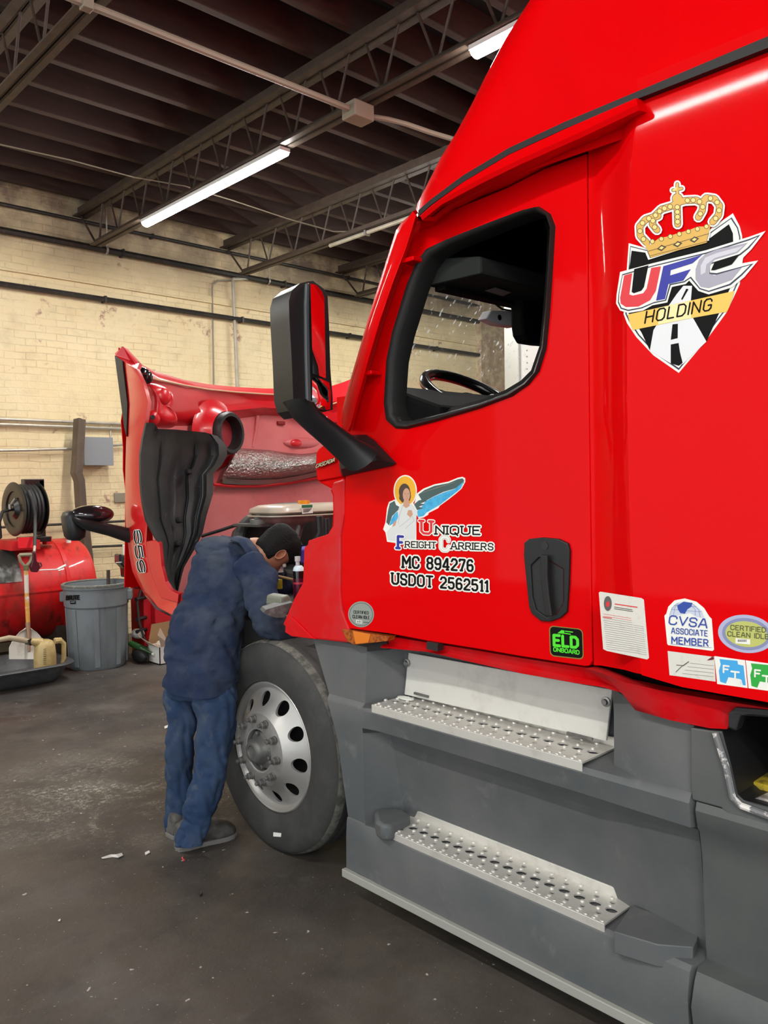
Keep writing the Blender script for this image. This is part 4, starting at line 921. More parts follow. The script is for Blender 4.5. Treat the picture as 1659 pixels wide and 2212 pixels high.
# moulded pocket with round corner at the headlamp
bpts = [(309, 830), (322, 824), (345, 829), (361, 837), (370, 852), (371, 868), (365, 880), (362, 890), (376, 900), (381, 912), (381, 928), (340, 926), (333, 913), (316, 912), (318, 890), (321, 868), (316, 845)]
o_ = [P(*q, Y=4.45) for q in bpts]; c_m = sum(o_, V(0, 0, 0))/len(o_)
g = G(); g.rings([[p+V(0, .12, 0) for p in o_], o_, [lerp(p, c_m, .16)+V(0, -.055, 0) for p in o_], [lerp(p, c_m, .42)+V(0, -.075, 0) for p in o_], [lerp(p, c_m, .8)+V(0, -.055, 0) for p in o_]]); BU = g.build('hood_pocket', M['redin'], HOOD, smooth=80)
BU.modifiers.new('sub', 'SUBSURF').render_levels = 2
c = P(352, 856, Y=4.405); G().ell(c, (.052, .035, .055), 18, 10).build('hood_bulge', M['redin'], HOOD, smooth=60)
c = P(331, 903, Y=4.405); G().ell(c, (.045, .03, .045), 18, 10).build('hood_bulge', M['redin'], HOOD, smooth=60)
G().lathe([(.0, 0), (.014, 0), (.014, .01), (.0, .01)], P(329, 901.5, Y=4.382), (0, -1, 0), 14).build('bulge_hole', M['black'], HOOD)
# latch
g = G(); lp = lambda a, b: P(a, b, Y=4.38)
g.tube([lp(294, 783), lp(298, 793), lp(301, 803)], .016, 8); g.ell(lp(309, 810), (.045, .03, .045), 12, 8); g.ell(lp(318, 815), (.035, .03, .04), 12, 8); g.tube([lp(303, 806), lp(316, 826)], .02, 8)
LT = g.build('hood_latch', M['blackgloss'], HOOD); G().ell(lp(306, 807)+V(-.01, -.035, 0), (.012, .01, .012), 8, 6).build('latch_pin', M['chrome'], LT) if False else None
# wheel-arch liner: ribbed black bowl
Lp = [(317, 913), (309, 948), (304, 983), (304, 1010), (304, 1037), (307, 1070), (310, 1092), (317, 1125), (336, 1160), (346, 1176), (350, 1225), (360, 1255), (376, 1276)]
Rp = [(470, 940), (489, 962), (491, 983), (480, 1004), (461, 1023), (461, 1048), (460, 1068), (446, 1115), (438, 1150), (425, 1178), (398, 1225), (390, 1255), (385, 1277)]
rows = []
for i, (l, r) in enumerate(zip(Lp, Rp)):
    v = i/(len(Lp)-1); row = []
    for j in range(33):
        u = j/32; px = lerp(l[0], r[0], u); py = lerp(l[1], r[1], u)
        if i == 0: py = interp([317, 320, 334, 341, 380, 443, 470], [913, 913, 913.5, 926, 928, 934, 942], px)
        base = lerp(3.98, 4.20, u)
        bowl = .13*math.sin(PI*min(1, u*1.12))*math.sin(PI*min(1, max(.0, v*.8+.1)))
        rib = 0
        for uc in (.22, .42, .62, .80):
            rib += -.030*math.exp(-((u-uc)/.020)**2) if .10 < v < .8 else 0
        flange = -.05 if (v < .08 or u > .90) else 0
        row.append(P(px, py, Y=base+bowl-rib*1.0+flange))
    rows.append(row)
LIN = G().slab(rows, (.0, .02, 0)).build('wheel_arch_liner', mat('liner_black', (.026, .028, .029), .5, noise_=[(5, .45, .75, (.065, .066, .062), .7), (24, .66, .72, (.22, .22, .2), .6)]), HOOD, smooth=50)
for q in ((345, 1019), (411, 1019), (391, 1124), (355, 1172), (388, 1175)): G().lathe([(.0, 0), (.010, 0), (.016, -.006), (.02, -.03)], P(*q, Y=4.15), (0, -1, 0), 12).build('liner_fastener', M['black'], HOOD)
# air intake ring
rc = P(489, 936, Y=4.83); ax = V(.35, -1, .0).normalized()
def el(r, h): return (r, h)
g = G(); g.lathe([(r*1.22, h) for r, h in [(.085, -.06), (.118, -.06), (.125, -.03), (.118, .0), (.122, .03), (.112, .05), (.095, .05), (.09, .02), (.098, .0), (.088, -.03), (.085, -.06)]], rc, ax, 40)
g.build('intake_ring', M['black'], HOOD, smooth=50)
G().lathe([(.0, -.035), (.112, -.035)], rc, ax, 30).build('intake_throat', mat('throat_red', (.30, .03, .04), .5), HOOD)
g = G(); rows = [[rc+ax*h+(p-rc) for p in [rc+V(0, 0, 1)*r*math.sin(a)+ax.cross(V(0, 0, 1))*r*math.cos(a) for a in [2*PI*j/30 for j in range(31)]]] for r, h in ((.150, .0), (.160, -.015), (.175, -.05), (.20, -.08), (.24, -.10))]
g.grid(rows); g.build('intake_collar', M['redin'], HOOD, smooth=60)
# heat shield foil
fm = mat('foil', (.55, .54, .52), .22, metal=1, bump=(48, 1.0, .03), noise_=[(7, .55, .75, (.25, .24, .22), .6)])
rows = []
ft = [(515, 968), (545, 970), (580, 972), (620, 978), (650, 981), (680, 978), (720, 968), (760, 960)]
fb = [(478, 1037), (520, 1040), (560, 1040), (600, 1038), (640, 1031), (680, 1022), (720, 1012), (760, 1005)]
for v in [0, .15, .3, .5, .7, .85, .95, 1]:
    rows.append([P(lerp(a[0], b[0], v), lerp(a[1], b[1], v), Y=hoodY(lerp(a[0], b[0], v))-.03-.17*math.sin(PI*min(1, v))**.7*(.35+.65*math.sin(PI*min(1, .12+i/9)))) for i, (a, b) in enumerate(zip(ft, fb))])
SHI = G().slab(rows, (0, .02, 0)).build('heat_shield', fm, HOOD, smooth=60)
G().slab([[p+V(0, -.012, .0) for p in rows[-2]], [p+V(0, -.02, -.025) for p in rows[-1]]], (0, .01, 0)).build('shield_flange', mat('dull_foil', (.38, .36, .33), .4, metal=.8), SHI, smooth=0)
# moulded details on the underside
g = G(); g.tube([hood_pt(q, -.03) for q in ((460, 1046), (500, 1050), (560, 1050), (620, 1044), (700, 1030), (760, 1020))], .012, 8); g.build('underside_rib', M['redin'], HOOD)
g = G(); g.tube([hood_pt(q, .03) for q in ((557, 898), (553, 930), (545, 966))], .012, 8); g.build('underside_rib', M['pink'], HOOD)
c = hood_pt((655, 957), .03); G().ell(c, (.19, .035, .045), 20, 10).build('underside_bulge', M['pink'], HOOD)
c = hood_pt((640, 957), .0); G().ell(c, (.06, .02, .03), 16, 8).build('underside_bulge', M['redin'], HOOD)
for q in ((606, 914), ):
    c = hood_pt(q, .02); G().box((c.x-.035, c.y-.02, c.z-.015), (c.x+.035, c.y+.05, c.z+.015)).build('underside_slot', flat('slot_red', (.22, .01, .012), .5), HOOD, smooth=0, bevel=.008)
# prop cable
G().tube([P(436, 1158, Y=4.3), P(475, 1146, Y=4.2), P(514, 1133, Y=4.15)], .011, 6).build('hood_cable', M['black'], HOOD)
# hood mirror on its arm
g = G(); hm = lambda a, b, y=4.42: P(a, b, Y=y)
ca = hm(190, 1112)
rows = []
hp_o = [(145, 1112), (152, 1100), (165, 1094), (200, 1093), (222, 1096), (235, 1110), (239, 1122), (233, 1131), (215, 1132), (180, 1127), (160, 1130), (150, 1150), (146, 1140)]
HM = G().ell(hm(198, 1112, 4.44), (.125, .09, .056), 28, 14).build('hood_mirror', mat('mirror_cap', (.016, .011, .013), .16, coat=.8), HOOD, smooth=60)
g = G(); bk = [hm(*q, 4.42) for q in ((143, 1118), (147, 1108), (156, 1104), (161, 1114), (168, 1124), (178, 1132), (186, 1146), (184, 1160), (172, 1168), (158, 1168), (150, 1160), (146, 1142))]
cb__ = sum(bk, V(0, 0, 0))/len(bk)
g.rings([[lerp(p, cb__, .25)+V(0, -.02, 0) for p in bk], bk, [p+V(.01, .10, 0) for p in bk], [lerp(p, cb__, .3)+V(.01, .13, 0) for p in bk]]); g.build('mirror_back', M['mirrorp'], HOOD, smooth=70)
g = G(); rs = []
for (t_, b_) in (((158, 1117), (166, 1132)), ((172, 1120), (180, 1144)), ((195, 1123), (200, 1149)), ((235, 1131), (235, 1158)), ((273, 1139), (272, 1171)), ((300, 1146), (298, 1178))):
    p, q = hm(*t_, 4.36), hm(*b_, 4.36); c = (p+q)/2; h = (p-q)/2
    rs.append([c+h*math.cos(a)+V(0, .035, 0)*math.sin(a) for a in [2*PI*j/12 for j in range(12)]])
g.rings(rs); g.build('mirror_arm', M['mirrorp'], HOOD, smooth=60)
# ------------------------------------------------------------------ lettering and stickers
c_ = .22
GL = {
'A': (.8, [[(0,0),(.32,1),(.48,1),(.8,0)], [(.15,.33),(.65,.33)]]),
'B': (.7, [[(0,0),(0,1),(.5,1),(.65,.86),(.65,.66),(.5,.53),(0,.53)], [(.5,.53),(.7,.38),(.7,.16),(.52,0),(0,0)]]),
'C': (.7, [[(.7,.72),(.7,.84),(.54,1),(.18,1),(0,.82),(0,.18),(.18,0),(.54,0),(.7,.16),(.7,.28)]]),
'D': (.72, [[(0,0),(0,1),(.48,1),(.72,.78),(.72,.22),(.48,0),(0,0)]]),
'E': (.62, [[(.62,1),(0,1),(0,0),(.62,0)], [(0,.52),(.5,.52)]]),
'F': (.6, [[(.62,1),(0,1),(0,0)], [(0,.5),(.5,.5)]]),
'G': (.72, [[(.7,.76),(.7,.84),(.54,1),(.18,1),(0,.82),(0,.18),(.18,0),(.54,0),(.72,.18),(.72,.45),(.42,.45)]]),
'H': (.72, [[(0,0),(0,1)], [(.72,0),(.72,1)], [(0,.5),(.72,.5)]]),
'I': (.0, [[(0,0),(0,1)]]),
'J': (.55, [[(.55,1),(.55,.18),(.38,0),(.16,0),(0,.18)]]),
'K': (.7, [[(0,0),(0,1)], [(.66,1),(.05,.48),(.7,0)]]),
'L': (.58, [[(0,1),(0,0),(.58,0)]]),
'M': (.86, [[(0,0),(0,1),(.43,.35),(.86,1),(.86,0)]]),
'N': (.74, [[(0,0),(0,1),(.74,0),(.74,1)]]),
'O': (.74, [[(.18,0),(.56,0),(.74,.18),(.74,.82),(.56,1),(.18,1),(0,.82),(0,.18),(.18,0)]]),
'P': (.66, [[(0,0),(0,1),(.48,1),(.66,.84),(.66,.6),(.48,.45),(0,.45)]]),
'Q': (.74, [[(.18,0),(.56,0),(.74,.18),(.74,.82),(.56,1),(.18,1),(0,.82),(0,.18),(.18,0)], [(.42,.2),(.66,-.16)]]),
'R': (.7, [[(0,0),(0,1),(.5,1),(.67,.85),(.67,.62),(.5,.48),(0,.48)], [(.38,.48),(.7,0)]]),
'S': (.66, [[(.66,.75),(.66,.85),(.5,1),(.16,1),(0,.85),(0,.66),(.14,.53),(.52,.48),(.66,.35),(.66,.15),(.5,0),(.16,0),(0,.15),(0,.25)]]),
'T': (.7, [[(0,1),(.7,1)], [(.35,1),(.35,0)]]),
'U': (.74, [[(0,1),(0,.18),(.18,0),(.56,0),(.74,.18),(.74,1)]]),
'V': (.76, [[(0,1),(.38,0),(.76,1)]]),
'W': (1.0, [[(0,1),(.25,0),(.5,.7),(.75,0),(1,1)]]),
'X': (.7, [[(0,0),(.7,1)], [(0,1),(.7,0)]]),
'Y': (.7, [[(0,1),(.35,.5),(.7,1)], [(.35,.5),(.35,0)]]),
'Z': (.66, [[(0,1),(.66,1),(0,0),(.66,0)]]),
'0': (.64, [[(.16,0),(.48,0),(.64,.18),(.64,.82),(.48,1),(.16,1),(0,.82),(0,.18),(.16,0)]]),
'1': (.3, [[(0,.82),(.22,1),(.22,0)]]),
'2': (.62, [[(0,.8),(.14,1),(.46,1),(.62,.84),(.62,.62),(0,.08),(0,0),(.62,0)]]),
'4': (.66, [[(.5,0),(.5,1),(.42,1),(0,.32),(0,.25),(.66,.25)]]),
'5': (.62, [[(.58,1),(.04,1),(.0,.55),(.44,.6),(.62,.45),(.62,.16),(.46,0),(.14,0),(0,.14)]]),
'6': (.62, [[(.58,.86),(.46,1),(.18,1),(0,.8),(0,.16),(.16,0),(.46,0),(.62,.16),(.62,.42),(.48,.56),(.0,.5)]]),
'7': (.6, [[(0,.86),(0,1),(.6,1),(.6,.9),(.2,0)]]),
'8': (.62, [[(.16,.53),(.02,.68),(.02,.86),(.16,1),(.46,1),(.6,.86),(.6,.68),(.46,.53),(.16,.53),(0,.38),(0,.15),(.16,0),(.46,0),(.62,.15),(.62,.38),(.46,.53)]]),
'9': (.62, [[(.04,.14),(.16,0),(.44,0),(.62,.2),(.62,.84),(.46,1),(.16,1),(0,.84),(0,.58),(.14,.44),(.62,.5)]]),
'-': (.4, [[(0,.5),(.4,.5)]]), '&': (.6, [[(.6,0),(.1,.75),(.25,1),(.42,.8),(.05,.3),(.2,0),(.6,.35)]]),
' ': (.35, []),
}
class Dec:
    """flat sticker on a surface: shapes drawn with photo coordinates and laid on the panel, in layers"""
    def __init__(s, surf): s.g = G(); s.surf = surf; s.mats = []; s.n = 0
    def mi(s, m):
        if m not in s.mats: s.mats.append(m)
        return s.mats.index(m)
    def at(s, p, lay): s.n += 0; return s.surf(p[0], p[1], lay)
    def poly(s, pts, m, lay=1, holes=()):
        e = s.n*1.2e-6; s.n = (s.n+1) % 80
        loops = [[s.surf(a, b, lay, e) for a, b in l] for l in [list(pts)]+[list(h) for h in holes]]
        s.g.face(loops, s.mi(m)); return s
    def stroke(s, pl, w, m, lay=1, joins=True):
        for (x0, y0), (x1, y1) in zip(pl[:-1], pl[1:]):
            l = math.hypot(x1-x0, y1-y0)
            if l < 1e-6: continue
            nx, ny = -(y1-y0)/l*w/2, (x1-x0)/l*w/2
            s.poly([(x0+nx, y0+ny), (x1+nx, y1+ny), (x1-nx, y1-ny), (x0-nx, y0-ny)], m, lay)
        if joins:
            for x, y in (pl if w > 1.5 else pl[1:-1]):
                s.poly([(x+w/2*math.cos(2*PI*j/10), y+w/2*math.sin(2*PI*j/10)) for j in range(10)], m, lay)
        return s
    def disc(s, c, r, m, lay=1, ry=None, tilt=0, n=40):
        ry = ry or r
        s.poly([(c[0]+r*math.cos(a)*math.cos(tilt)-ry*math.sin(a)*math.sin(tilt), c[1]+r*math.cos(a)*math.sin(tilt)+ry*math.sin(a)*math.cos(tilt)) for a in [2*PI*j/n for j in range(n)]], m, lay); return s
    def text(s, st, p0, p1, h, w, m, lay=1, up=None, serif=0, slant=0, halo=None, gap=.30, halo_m=None):
        """stroke lettering: baseline from p0 to p1, letter height h (px)"""
        tot = sum(GL[ch][0]+gap for ch in st)-gap
        bx, by = (p1[0]-p0[0])/tot, (p1[1]-p0[1])/tot
        ux, uy = up or (0, -1); ux, uy = ux*h, uy*h
        x = 0; lines = []
        for ch in st:
            gw, pls = GL[ch]
            for pl in pls:
                q = [(p0[0]+(x+a+slant*b)*bx+b*ux, p0[1]+(x+a+slant*b)*by+b*uy) for a, b in pl]
                lines.append(q)
                if serif:
                    for e, f in ((0, 1), (-1, -2)):
                        (a, b), (a2, b2) = pl[e], pl[f]
                        if b in (0, 1) and abs(a-a2) < .5*abs(b-b2) and pl[0] != pl[-1]:
                            lines.append([(p0[0]+(x+a+d)*bx+b*ux, p0[1]+(x+a+d)*by+b*uy) for d in (-serif, serif)])
            x += gw+gap
        if halo:
            for q in lines: s.stroke(q, w+halo, halo_m or M['white'], lay-.5)
        for q in lines: s.stroke(q, w, m, lay)
        return s
    def build(s, name, parent, label=None):
        return s.g.build(name, s.mats, parent, smooth=0, label=label, weld=False, recalc=False)
def on_x(X): return lambda px, py, lay, e=0: P(px, py, X=X-.0006*lay-e)
def on_sleeper(px, py, lay, e=0):
    x = XS
    for _ in range(3): x = sleeper_x(P(px, py, X=x).z)
    return P(px, py, X=x-.0006*lay-e)
door_s = on_x(XD-.0004)
W_, K_ = M['white'], M['ink']
RV, BV = flat('red_vinyl', (.66, .02, .03), .4), flat('blue_vinyl', (.012, .018, .30), .45)

# --- carrier name decal: winged figure with a gold halo
d = Dec(door_s)
teal, sky, gold, skin_, hair_ = flat('teal_feather', (.055, .10, .10), .5), flat('sky_feather', (.06, .42, .70), .5, noise_=[(60, .45, .6, (.02, .30, .60), .8)]), flat('halo_gold', (.80, .40, .02), .4), flat('pale_skin', (.55, .30, .20), .5), flat('brown_hair', (.06, .035, .025), .5)
robe, robeg = flat('robe_white', (.66, .67, .66), .5), flat('robe_fold', (.40, .42, .44), .5)
def cz6(x, y): return (820+x*280/1659, 1010+y*290/1718)
def Z(l): return [cz6(*q) for q in l]
d.poly(Z([(480,330),(560,270),(700,215),(880,180),(1000,130),(1060,118),(1095,135),(1098,180),(1050,270),(970,340),(880,410),(770,490),(750,520),(630,580),(620,605),(560,640),(500,650),(470,600),(440,480)]), W_, .2)
d.disc(cz6(328,300), 150/5.925, W_, .3, ry=205/5.925)
d.poly(Z([(190,410),(120,440),(95,520),(75,700),(45,790),(75,830),(95,950),(200,965),(470,945),(470,640),(480,560),(430,450),(300,420)]), W_, .25)
d.disc(cz6(328,300), 135/5.925, gold, 1, ry=188/5.925)
d.poly(Z([(495,345),(570,290),(700,235),(880,200),(1000,150),(1060,138),(1080,160),(1075,200),(960,270),(820,310),(690,370),(600,420),(540,420)]), teal, 1)
d.poly(Z([(1075,180),(1040,265),(960,330),(870,400),(760,485),(600,575),(560,620),(490,635),(480,560),(540,500),(590,430),(700,370),(830,315),(960,275)]), sky, 1.2)
d.poly(Z([(440,470),(500,420),(590,400),(600,430),(520,460),(585,470),(500,500),(560,520),(480,545)]), teal, 1.4)
for i in range(6): d.stroke(Z([(520+40*i, 330-14*i), (760+40*i, 250-12*i)]), .5, flat('feather_line', (.30, .26, .18), .5) if i == 0 else M['feather_line'], 1.5, False)
d.poly(Z([(190,425),(130,460),(110,540),(85,700),(120,740),(160,620),(240,540),(250,500),(210,480)]), teal, 1)
d.poly(Z([(230,560),(185,600),(150,660),(125,745),(200,700),(240,640)]), sky, 1.1)
d.poly(Z([(270,470),(330,440),(430,480),(475,560),(470,680),(450,920),(330,925),(200,940),(110,930),(90,830),(140,770),(200,740),(235,640),(245,520)]), robe, 1.5)
d.stroke(Z([(300,480),(250,620),(240,720)]), 1.0, robeg, 1.8); d.stroke(Z([(420,620),(440,680),(330,780)]), .9, robeg, 1.8); d.stroke(Z([(250,760),(330,700),(400,640)]), .8, robeg, 1.8); d.stroke(Z([(300,860),(310,930)]), .7, robeg, 1.8)
d.disc(cz6(318,310), 72/5.925, hair_, 2, ry=105/5.925); d.poly(Z([(260,300),(250,400),(290,450),(320,430),(300,300)]), hair_, 2); d.poly(Z([(395,300),(400,380),(380,440),(360,400)]), hair_, 2)
d.disc(cz6(343,350), 46/5.925, skin_, 2.3, ry=86/5.925); d.poly(Z([(310,420),(380,420),(385,490),(340,520),(300,490)]), skin_, 2.2)
d.stroke(Z([(318,335),(338,332)]), .7, hair_, 2.6, False); d.stroke(Z([(356,334),(378,336)]), .7, hair_, 2.6, False); d.stroke(Z([(346,345),(352,378)]), .6, flat('skin_shade', (.33, .16, .10), .5), 2.6, False); d.stroke(Z([(335,402),(364,402)]), .7, M['red_vinyl'], 2.6, False)
d.poly(Z([(365,545),(410,545),(425,600),(395,640),(350,600)]), skin_, 2.2); d.poly(Z([(185,690),(215,680),(200,740),(160,760)]), skin_, 2.2)
# words
d.text('U', cz6(535,840), cz6(660,848), 165/5.925*.96, 5.2, RV, 4, serif=.16, halo=4.2)
d.text('NIQUE', cz6(720,850), cz6(1282,856), 100/5.925, 3.3, K_, 4, serif=.13, halo=6)
d.text('F', cz6(235,1030), cz6(295,1034), 150/5.925, 5.6, BV, 4, serif=.2, halo=5)
d.text('REIGHT', cz6(330,1020), cz6(720,1030), 74/5.925, 2.3, K_, 4, serif=.13, halo=5.5)
d.text('C', cz6(785,1055), cz6(882,1060), 168/5.925, 6.2, flat('letter_outline', (.16, .16, .16), .5), 3.6, halo=4.5); d.text('C', cz6(785,1055), cz6(882,1060), 168/5.925, 5.2, W_, 4)
d.text('ARRIERS', cz6(915,1040), cz6(1450,1055), 82/5.925, 2.5, K_, 4.2, serif=.13, halo=6)
d.text('MC 894276', cz6(298,1275), cz6(1190,1325), 138/5.925, 4.6, K_, 4, serif=.10, halo=6, gap=.36)
d.text('USDOT 2562511', cz6(162,1485), cz6(1385,1585), 132/5.925, 4.5, K_, 4, serif=.10, halo=6, gap=.36)
d.build('carrier_lettering', DOOR, 'white-edged black lettering with a winged figure in a gold halo')

# --- round idle sticker and black-green box sticker on the door
d = Dec(door_s); c = (780, 1327)
grn = flat('sticker_grey', (.27, .30, .27), .45); d.disc(c, 28, grn, 1, n=48); d.disc(c, 25, K_, 1.2, n=48); d.disc(c, 24.2, grn, 1.4, n=48)
d.text('CERTIFIED', (764, 1325), (796, 1327), 6, 1.1, K_, 2); d.text('CLEAN IDLE', (762, 1335), (798, 1337.5), 6.4, 1.2, K_, 2)
d.poly([(769, 1339), (782, 1340), (782, 1347), (769, 1346)], W_, 2); d.stroke([(785, 1344), (797, 1345)], 1, K_, 2)
for i in range(6): d.stroke([(771+i*1.8, 1340.5), (771+i*1.8, 1345.5)], .9, K_, 2.4, False)
d.build('idle_sticker', DOOR, 'round grey clean idle sticker')
d = Dec(door_s); lime = flat('eld_green', (.07, .70, .02), .4)
def rr(x0, y0, x1, y1, r, sk=0, sy=0):
    out = []
    for cx_, cy_, a0 in ((x1-r, y1-r, 0), (x0+r, y1-r, PI/2), (x0+r, y0+r, PI), (x1-r, y0+r, 1.5*PI)):
        for j in range(6): q = a0+PI/2*j/5; X_ = cx_+r*math.cos(q); Y_ = cy_+r*math.sin(q); out.append((X_+sk*(Y_-y0), Y_+sy*(X_-x0)))
    return out
d.poly(rr(1186, 1351, 1259, 1417, 10, .03, .11), flat('olive_edge', (.22, .20, .03), .4), 1); d.poly(rr(1188, 1353, 1257, 1415, 8.5, .03, .11), K_, 1.5)
d.text('ELD', (1197, 1394), (1248, 1399), 22, 6.2, lime, 2.5, up=(-.03, -1), gap=.36); d.text('ONBOARD', (1196, 1406.5), (1251, 1413.5), 8, 2.0, lime, 2.5)
d.poly([(1204, 1368), (1213, 1361), (1219, 1362), (1219, 1369)], lime, 2); d.stroke([(1221, 1363.5), (1237, 1365.5)], 2.2, lime, 2); d.stroke([(1220, 1368), (1232, 1370)], 2.2, lime, 2)
d.build('logging_sticker', DOOR, 'black square sticker with bright green ELD lettering')

# --- shield emblem on the sleeper
def u(x, y): return (1250+x*409/1645, 350+y*550/2212)
def U(l): return [u(*q) for q in l]
d = Dec(on_sleeper)
gld, gld2, gdk, navy = flat('crown_gold', (.66, .38, .06), .35), flat('crown_light', (.85, .62, .18), .35), flat('crown_line', (.05, .03, .01), .5), flat('navy_line', (.010, .02, .045), .4)
silver, silver2, yel, road = flat('silver_letter', (.36, .34, .41), .4), flat('silver_light', (.58, .56, .62), .4), flat('banner_yellow', (.82, .50, .08), .4), flat('road_white', (.72, .73, .74), .4)
shield = [(435,705),(560,740),(700,760),(1060,640),(1340,445),(1400,560),(1420,640),(1425,860),(1400,1060),(1290,1300),(1100,1560),(870,1832),(650,1680),(500,1520),(420,1400),(390,1320)]
d.poly(U(shield), W_, 1)
def shrink(l, k, c=(900, 1100)): return [(c[0]+(a-c[0])*k, c[1]+(b-c[1])*k) for a, b in l]
d.poly(U([(448,728),(570,760),(700,780),(1080,655),(1330,480),(1385,570),(1405,650),(1410,860),(1380,1060),(1275,1290),(1090,1535),(870,1808),(660,1662),(515,1505),(437,1385),(405,1320)]), navy, 1.5)
d.poly(U([(452,738),(580,770),(700,790),(1080,668),(1322,495),(1375,575),(1393,650),(1398,860),(1368,1060),(1265,1285),(1080,1525),(870,1790),(668,1650),(525,1497),(450,1378),(418,1320)]), W_, 2)
d.poly(U([(460,770),(600,790),(720,800),(1100,690),(1305,540),(1340,620),(1350,860),(1340,1040),(1240,1270),(1110,1560),(870,1760),(620,1640),(545,1480),(470,1370),(430,1310),(430,1000)]), K_, 2.5)
# road
d.poly(U([(910,1075),(985,1075),(975,1200),(985,1340),(1110,1560),(905,1755),(800,1750),(618,1640),(650,1460),(780,1250),(850,1150)]), road, 3)
d.poly(U([(815,1410),(862,1405),(860,1530),(800,1545)]), K_, 3.5); d.poly(U([(800,1585),(868,1572),(880,1650),(903,1745),(870,1770),(800,1750)]), K_, 3.5)
d.poly(U([(935,1100),(955,1105),(900,1200),(890,1190)]), K_, 3.5)
d.poly(U([(425,1325),(1352,1120),(1330,1200),(1290,1300),(985,1355),(470,1460),(445,1400)]), yel, 4); d.poly(U([(700,1265),(960,1210),(980,1355),(690,1412)]), flat('banner_light', (.88, .74, .35), .4), 4.3)
d.text('HOLDING', u(575,1400), u(1145,1285), 100/4.02, 3.4, K_, 5, up=(.12, -1), slant=.06, gap=.34)
# big letters: white halo, navy rim, coloured faces
Ul = [(395,985),(465,965),(440,1150),(470,1160),(560,1140),(590,1100),(630,920),(715,905),(670,1120),(620,1200),(520,1255),(410,1260),(365,1230),(360,1180)]
Fl = [(735,905),(1075,805),(990,880),(800,940),(795,985),(975,930),(910,1030),(780,1060),(750,1190),(672,1205)]
Cl = [(1100,800),(1200,760),(1470,700),(1380,790),(1180,850),(1140,900),(1135,970),(1180,985),(1420,915),(1330,1025),(1130,1095),(1060,1085),(1015,1020),(1015,930),(1045,850)]
d.poly(U([(360,955),(640,880),(1110,765),(1480,650),(1625,598),(1500,760),(1430,830),(1420,880),(1560,855),(1440,1000),(1330,1090),(1130,1150),(1040,1120),(960,1030),(930,1060),(810,1085),(770,1220),(640,1245),(560,1290),(430,1312),(360,1290),(325,1230),(330,1150)]), W_, 5)
d.poly(U([(378,975),(640,900),(1110,785),(1480,668),(1580,630),(1480,750),(1405,810),(1140,890),(1140,960),(1200,965),(1520,880),(1420,985),(1320,1070),(1130,1130),(1050,1105),(970,1010),(920,1045),(800,1070),(760,1205),(650,1228),(550,1272),(430,1295),(365,1275),(340,1220),(345,1150)]), navy, 5.5)
d.poly(U([(382,985),(640,910),(1110,797),(1480,682),(1555,650),(1465,745),(1395,800),(1120,885),(1115,975),(1200,980),(1490,895),(1410,975),(1310,1058),(1130,1118),(1055,1095),(975,995),(915,1035),(790,1060),(752,1197),(655,1216),(545,1262),(430,1283),(372,1265),(350,1215),(352,1150)]), W_, 6)
for l, m_ in ((Ul, RV), (Fl, BV), (Cl, silver)): d.poly(U(l), m_, 7)
d.poly(U([(482,930),(606,897),(568,1085),(545,1118),(480,1140),(460,1130)]), K_, 6.8)
d.poly(U([(1100,830),(1200,790),(1430,728),(1370,780),(1180,835),(1110,890),(1100,960),(1060,980),(1060,900)]), silver2, 7.4)
d.poly(U([(1180,870),(1400,800),(1330,890),(1180,940),(1150,940)]), K_, 7.2)
# crown
def crown(lay, fat, m_):
    band = [(600,770),(1130,615),(1110,690),(1115,700),(625,830)]
    d.poly(U([(a+(fat if a > 860 else -fat), b+(fat if b > 740 else -fat)) for a, b in band]), m_, lay)
    rim_ = [(560,690),(620,720),(700,660),(760,650),(860,620),(960,590),(1040,560),(1100,560),(1150,530),(1130,620),(600,770)]
    d.poly(U(rim_), m_, lay)
    for arch in ([(590,700),(535,640),(530,560),(580,500),(640,480)], [(680,590),(640,540),(650,480),(720,410),(820,380),(850,350)], [(860,540),(855,340)], [(1040,480),(1075,420),(1080,360),(1020,330),(920,335),(870,350)], [(1165,520),(1215,460),(1225,380),(1180,320),(1110,310),(1075,350)], [(640,480),(690,470)]):
        d.stroke(U(arch), (52+fat*2)/4.02, m_, lay)
    d.disc(u(857,318), (42+fat)/4.02, m_, lay); d.stroke(U([(857,290),(857,190)]), (22+fat*2)/4.02, m_, lay); d.stroke(U([(820,245),(895,230)]), (22+fat*2)/4.02, m_, lay)
crown(7.8, 20, W_); crown(8.2, 5, gdk); crown(8.6, 0, gld)
for arch in ([(590,700),(535,640),(530,560),(580,500),(640,480)], [(680,590),(640,540),(650,480),(720,410),(820,380)], [(860,540),(856,370)], [(1040,480),(1075,420),(1080,360),(1020,330),(920,335)], [(1165,520),(1215,460),(1225,380),(1180,320),(1110,310)]):
    for (x0, y0), (x1, y1) in zip(arch[:-1], arch[1:]):
        n_ = max(1, int(math.hypot(x1-x0, y1-y0)/42))
        for i in range(n_): d.disc(u(lerp(x0, x1, (i+.5)/n_), lerp(y0, y1, (i+.5)/n_)), 24/4.02, gdk, 9.0, n=12); d.disc(u(lerp(x0, x1, (i+.5)/n_), lerp(y0, y1, (i+.5)/n_)), 19/4.02, gld2, 9.3, n=12)
for i in range(7): d.disc(u(lerp(640, 1110, i/6), lerp(690, 560, i/6)), 22/4.02, gdk, 9.0, n=12); d.disc(u(lerp(640, 1110, i/6), lerp(690, 560, i/6)), 17/4.02, gld2, 9.3, n=12)
for x, y in ((720, 745), (860, 712), (1005, 672)): d.poly(U([(x-42, y+10), (x, y-26), (x+42, y-8), (x, y+30)]), gdk, 9.2); d.poly(U([(x-22, y+5), (x, y-13), (x+22, y-4), (x, y+15)]), gld2, 9.5)
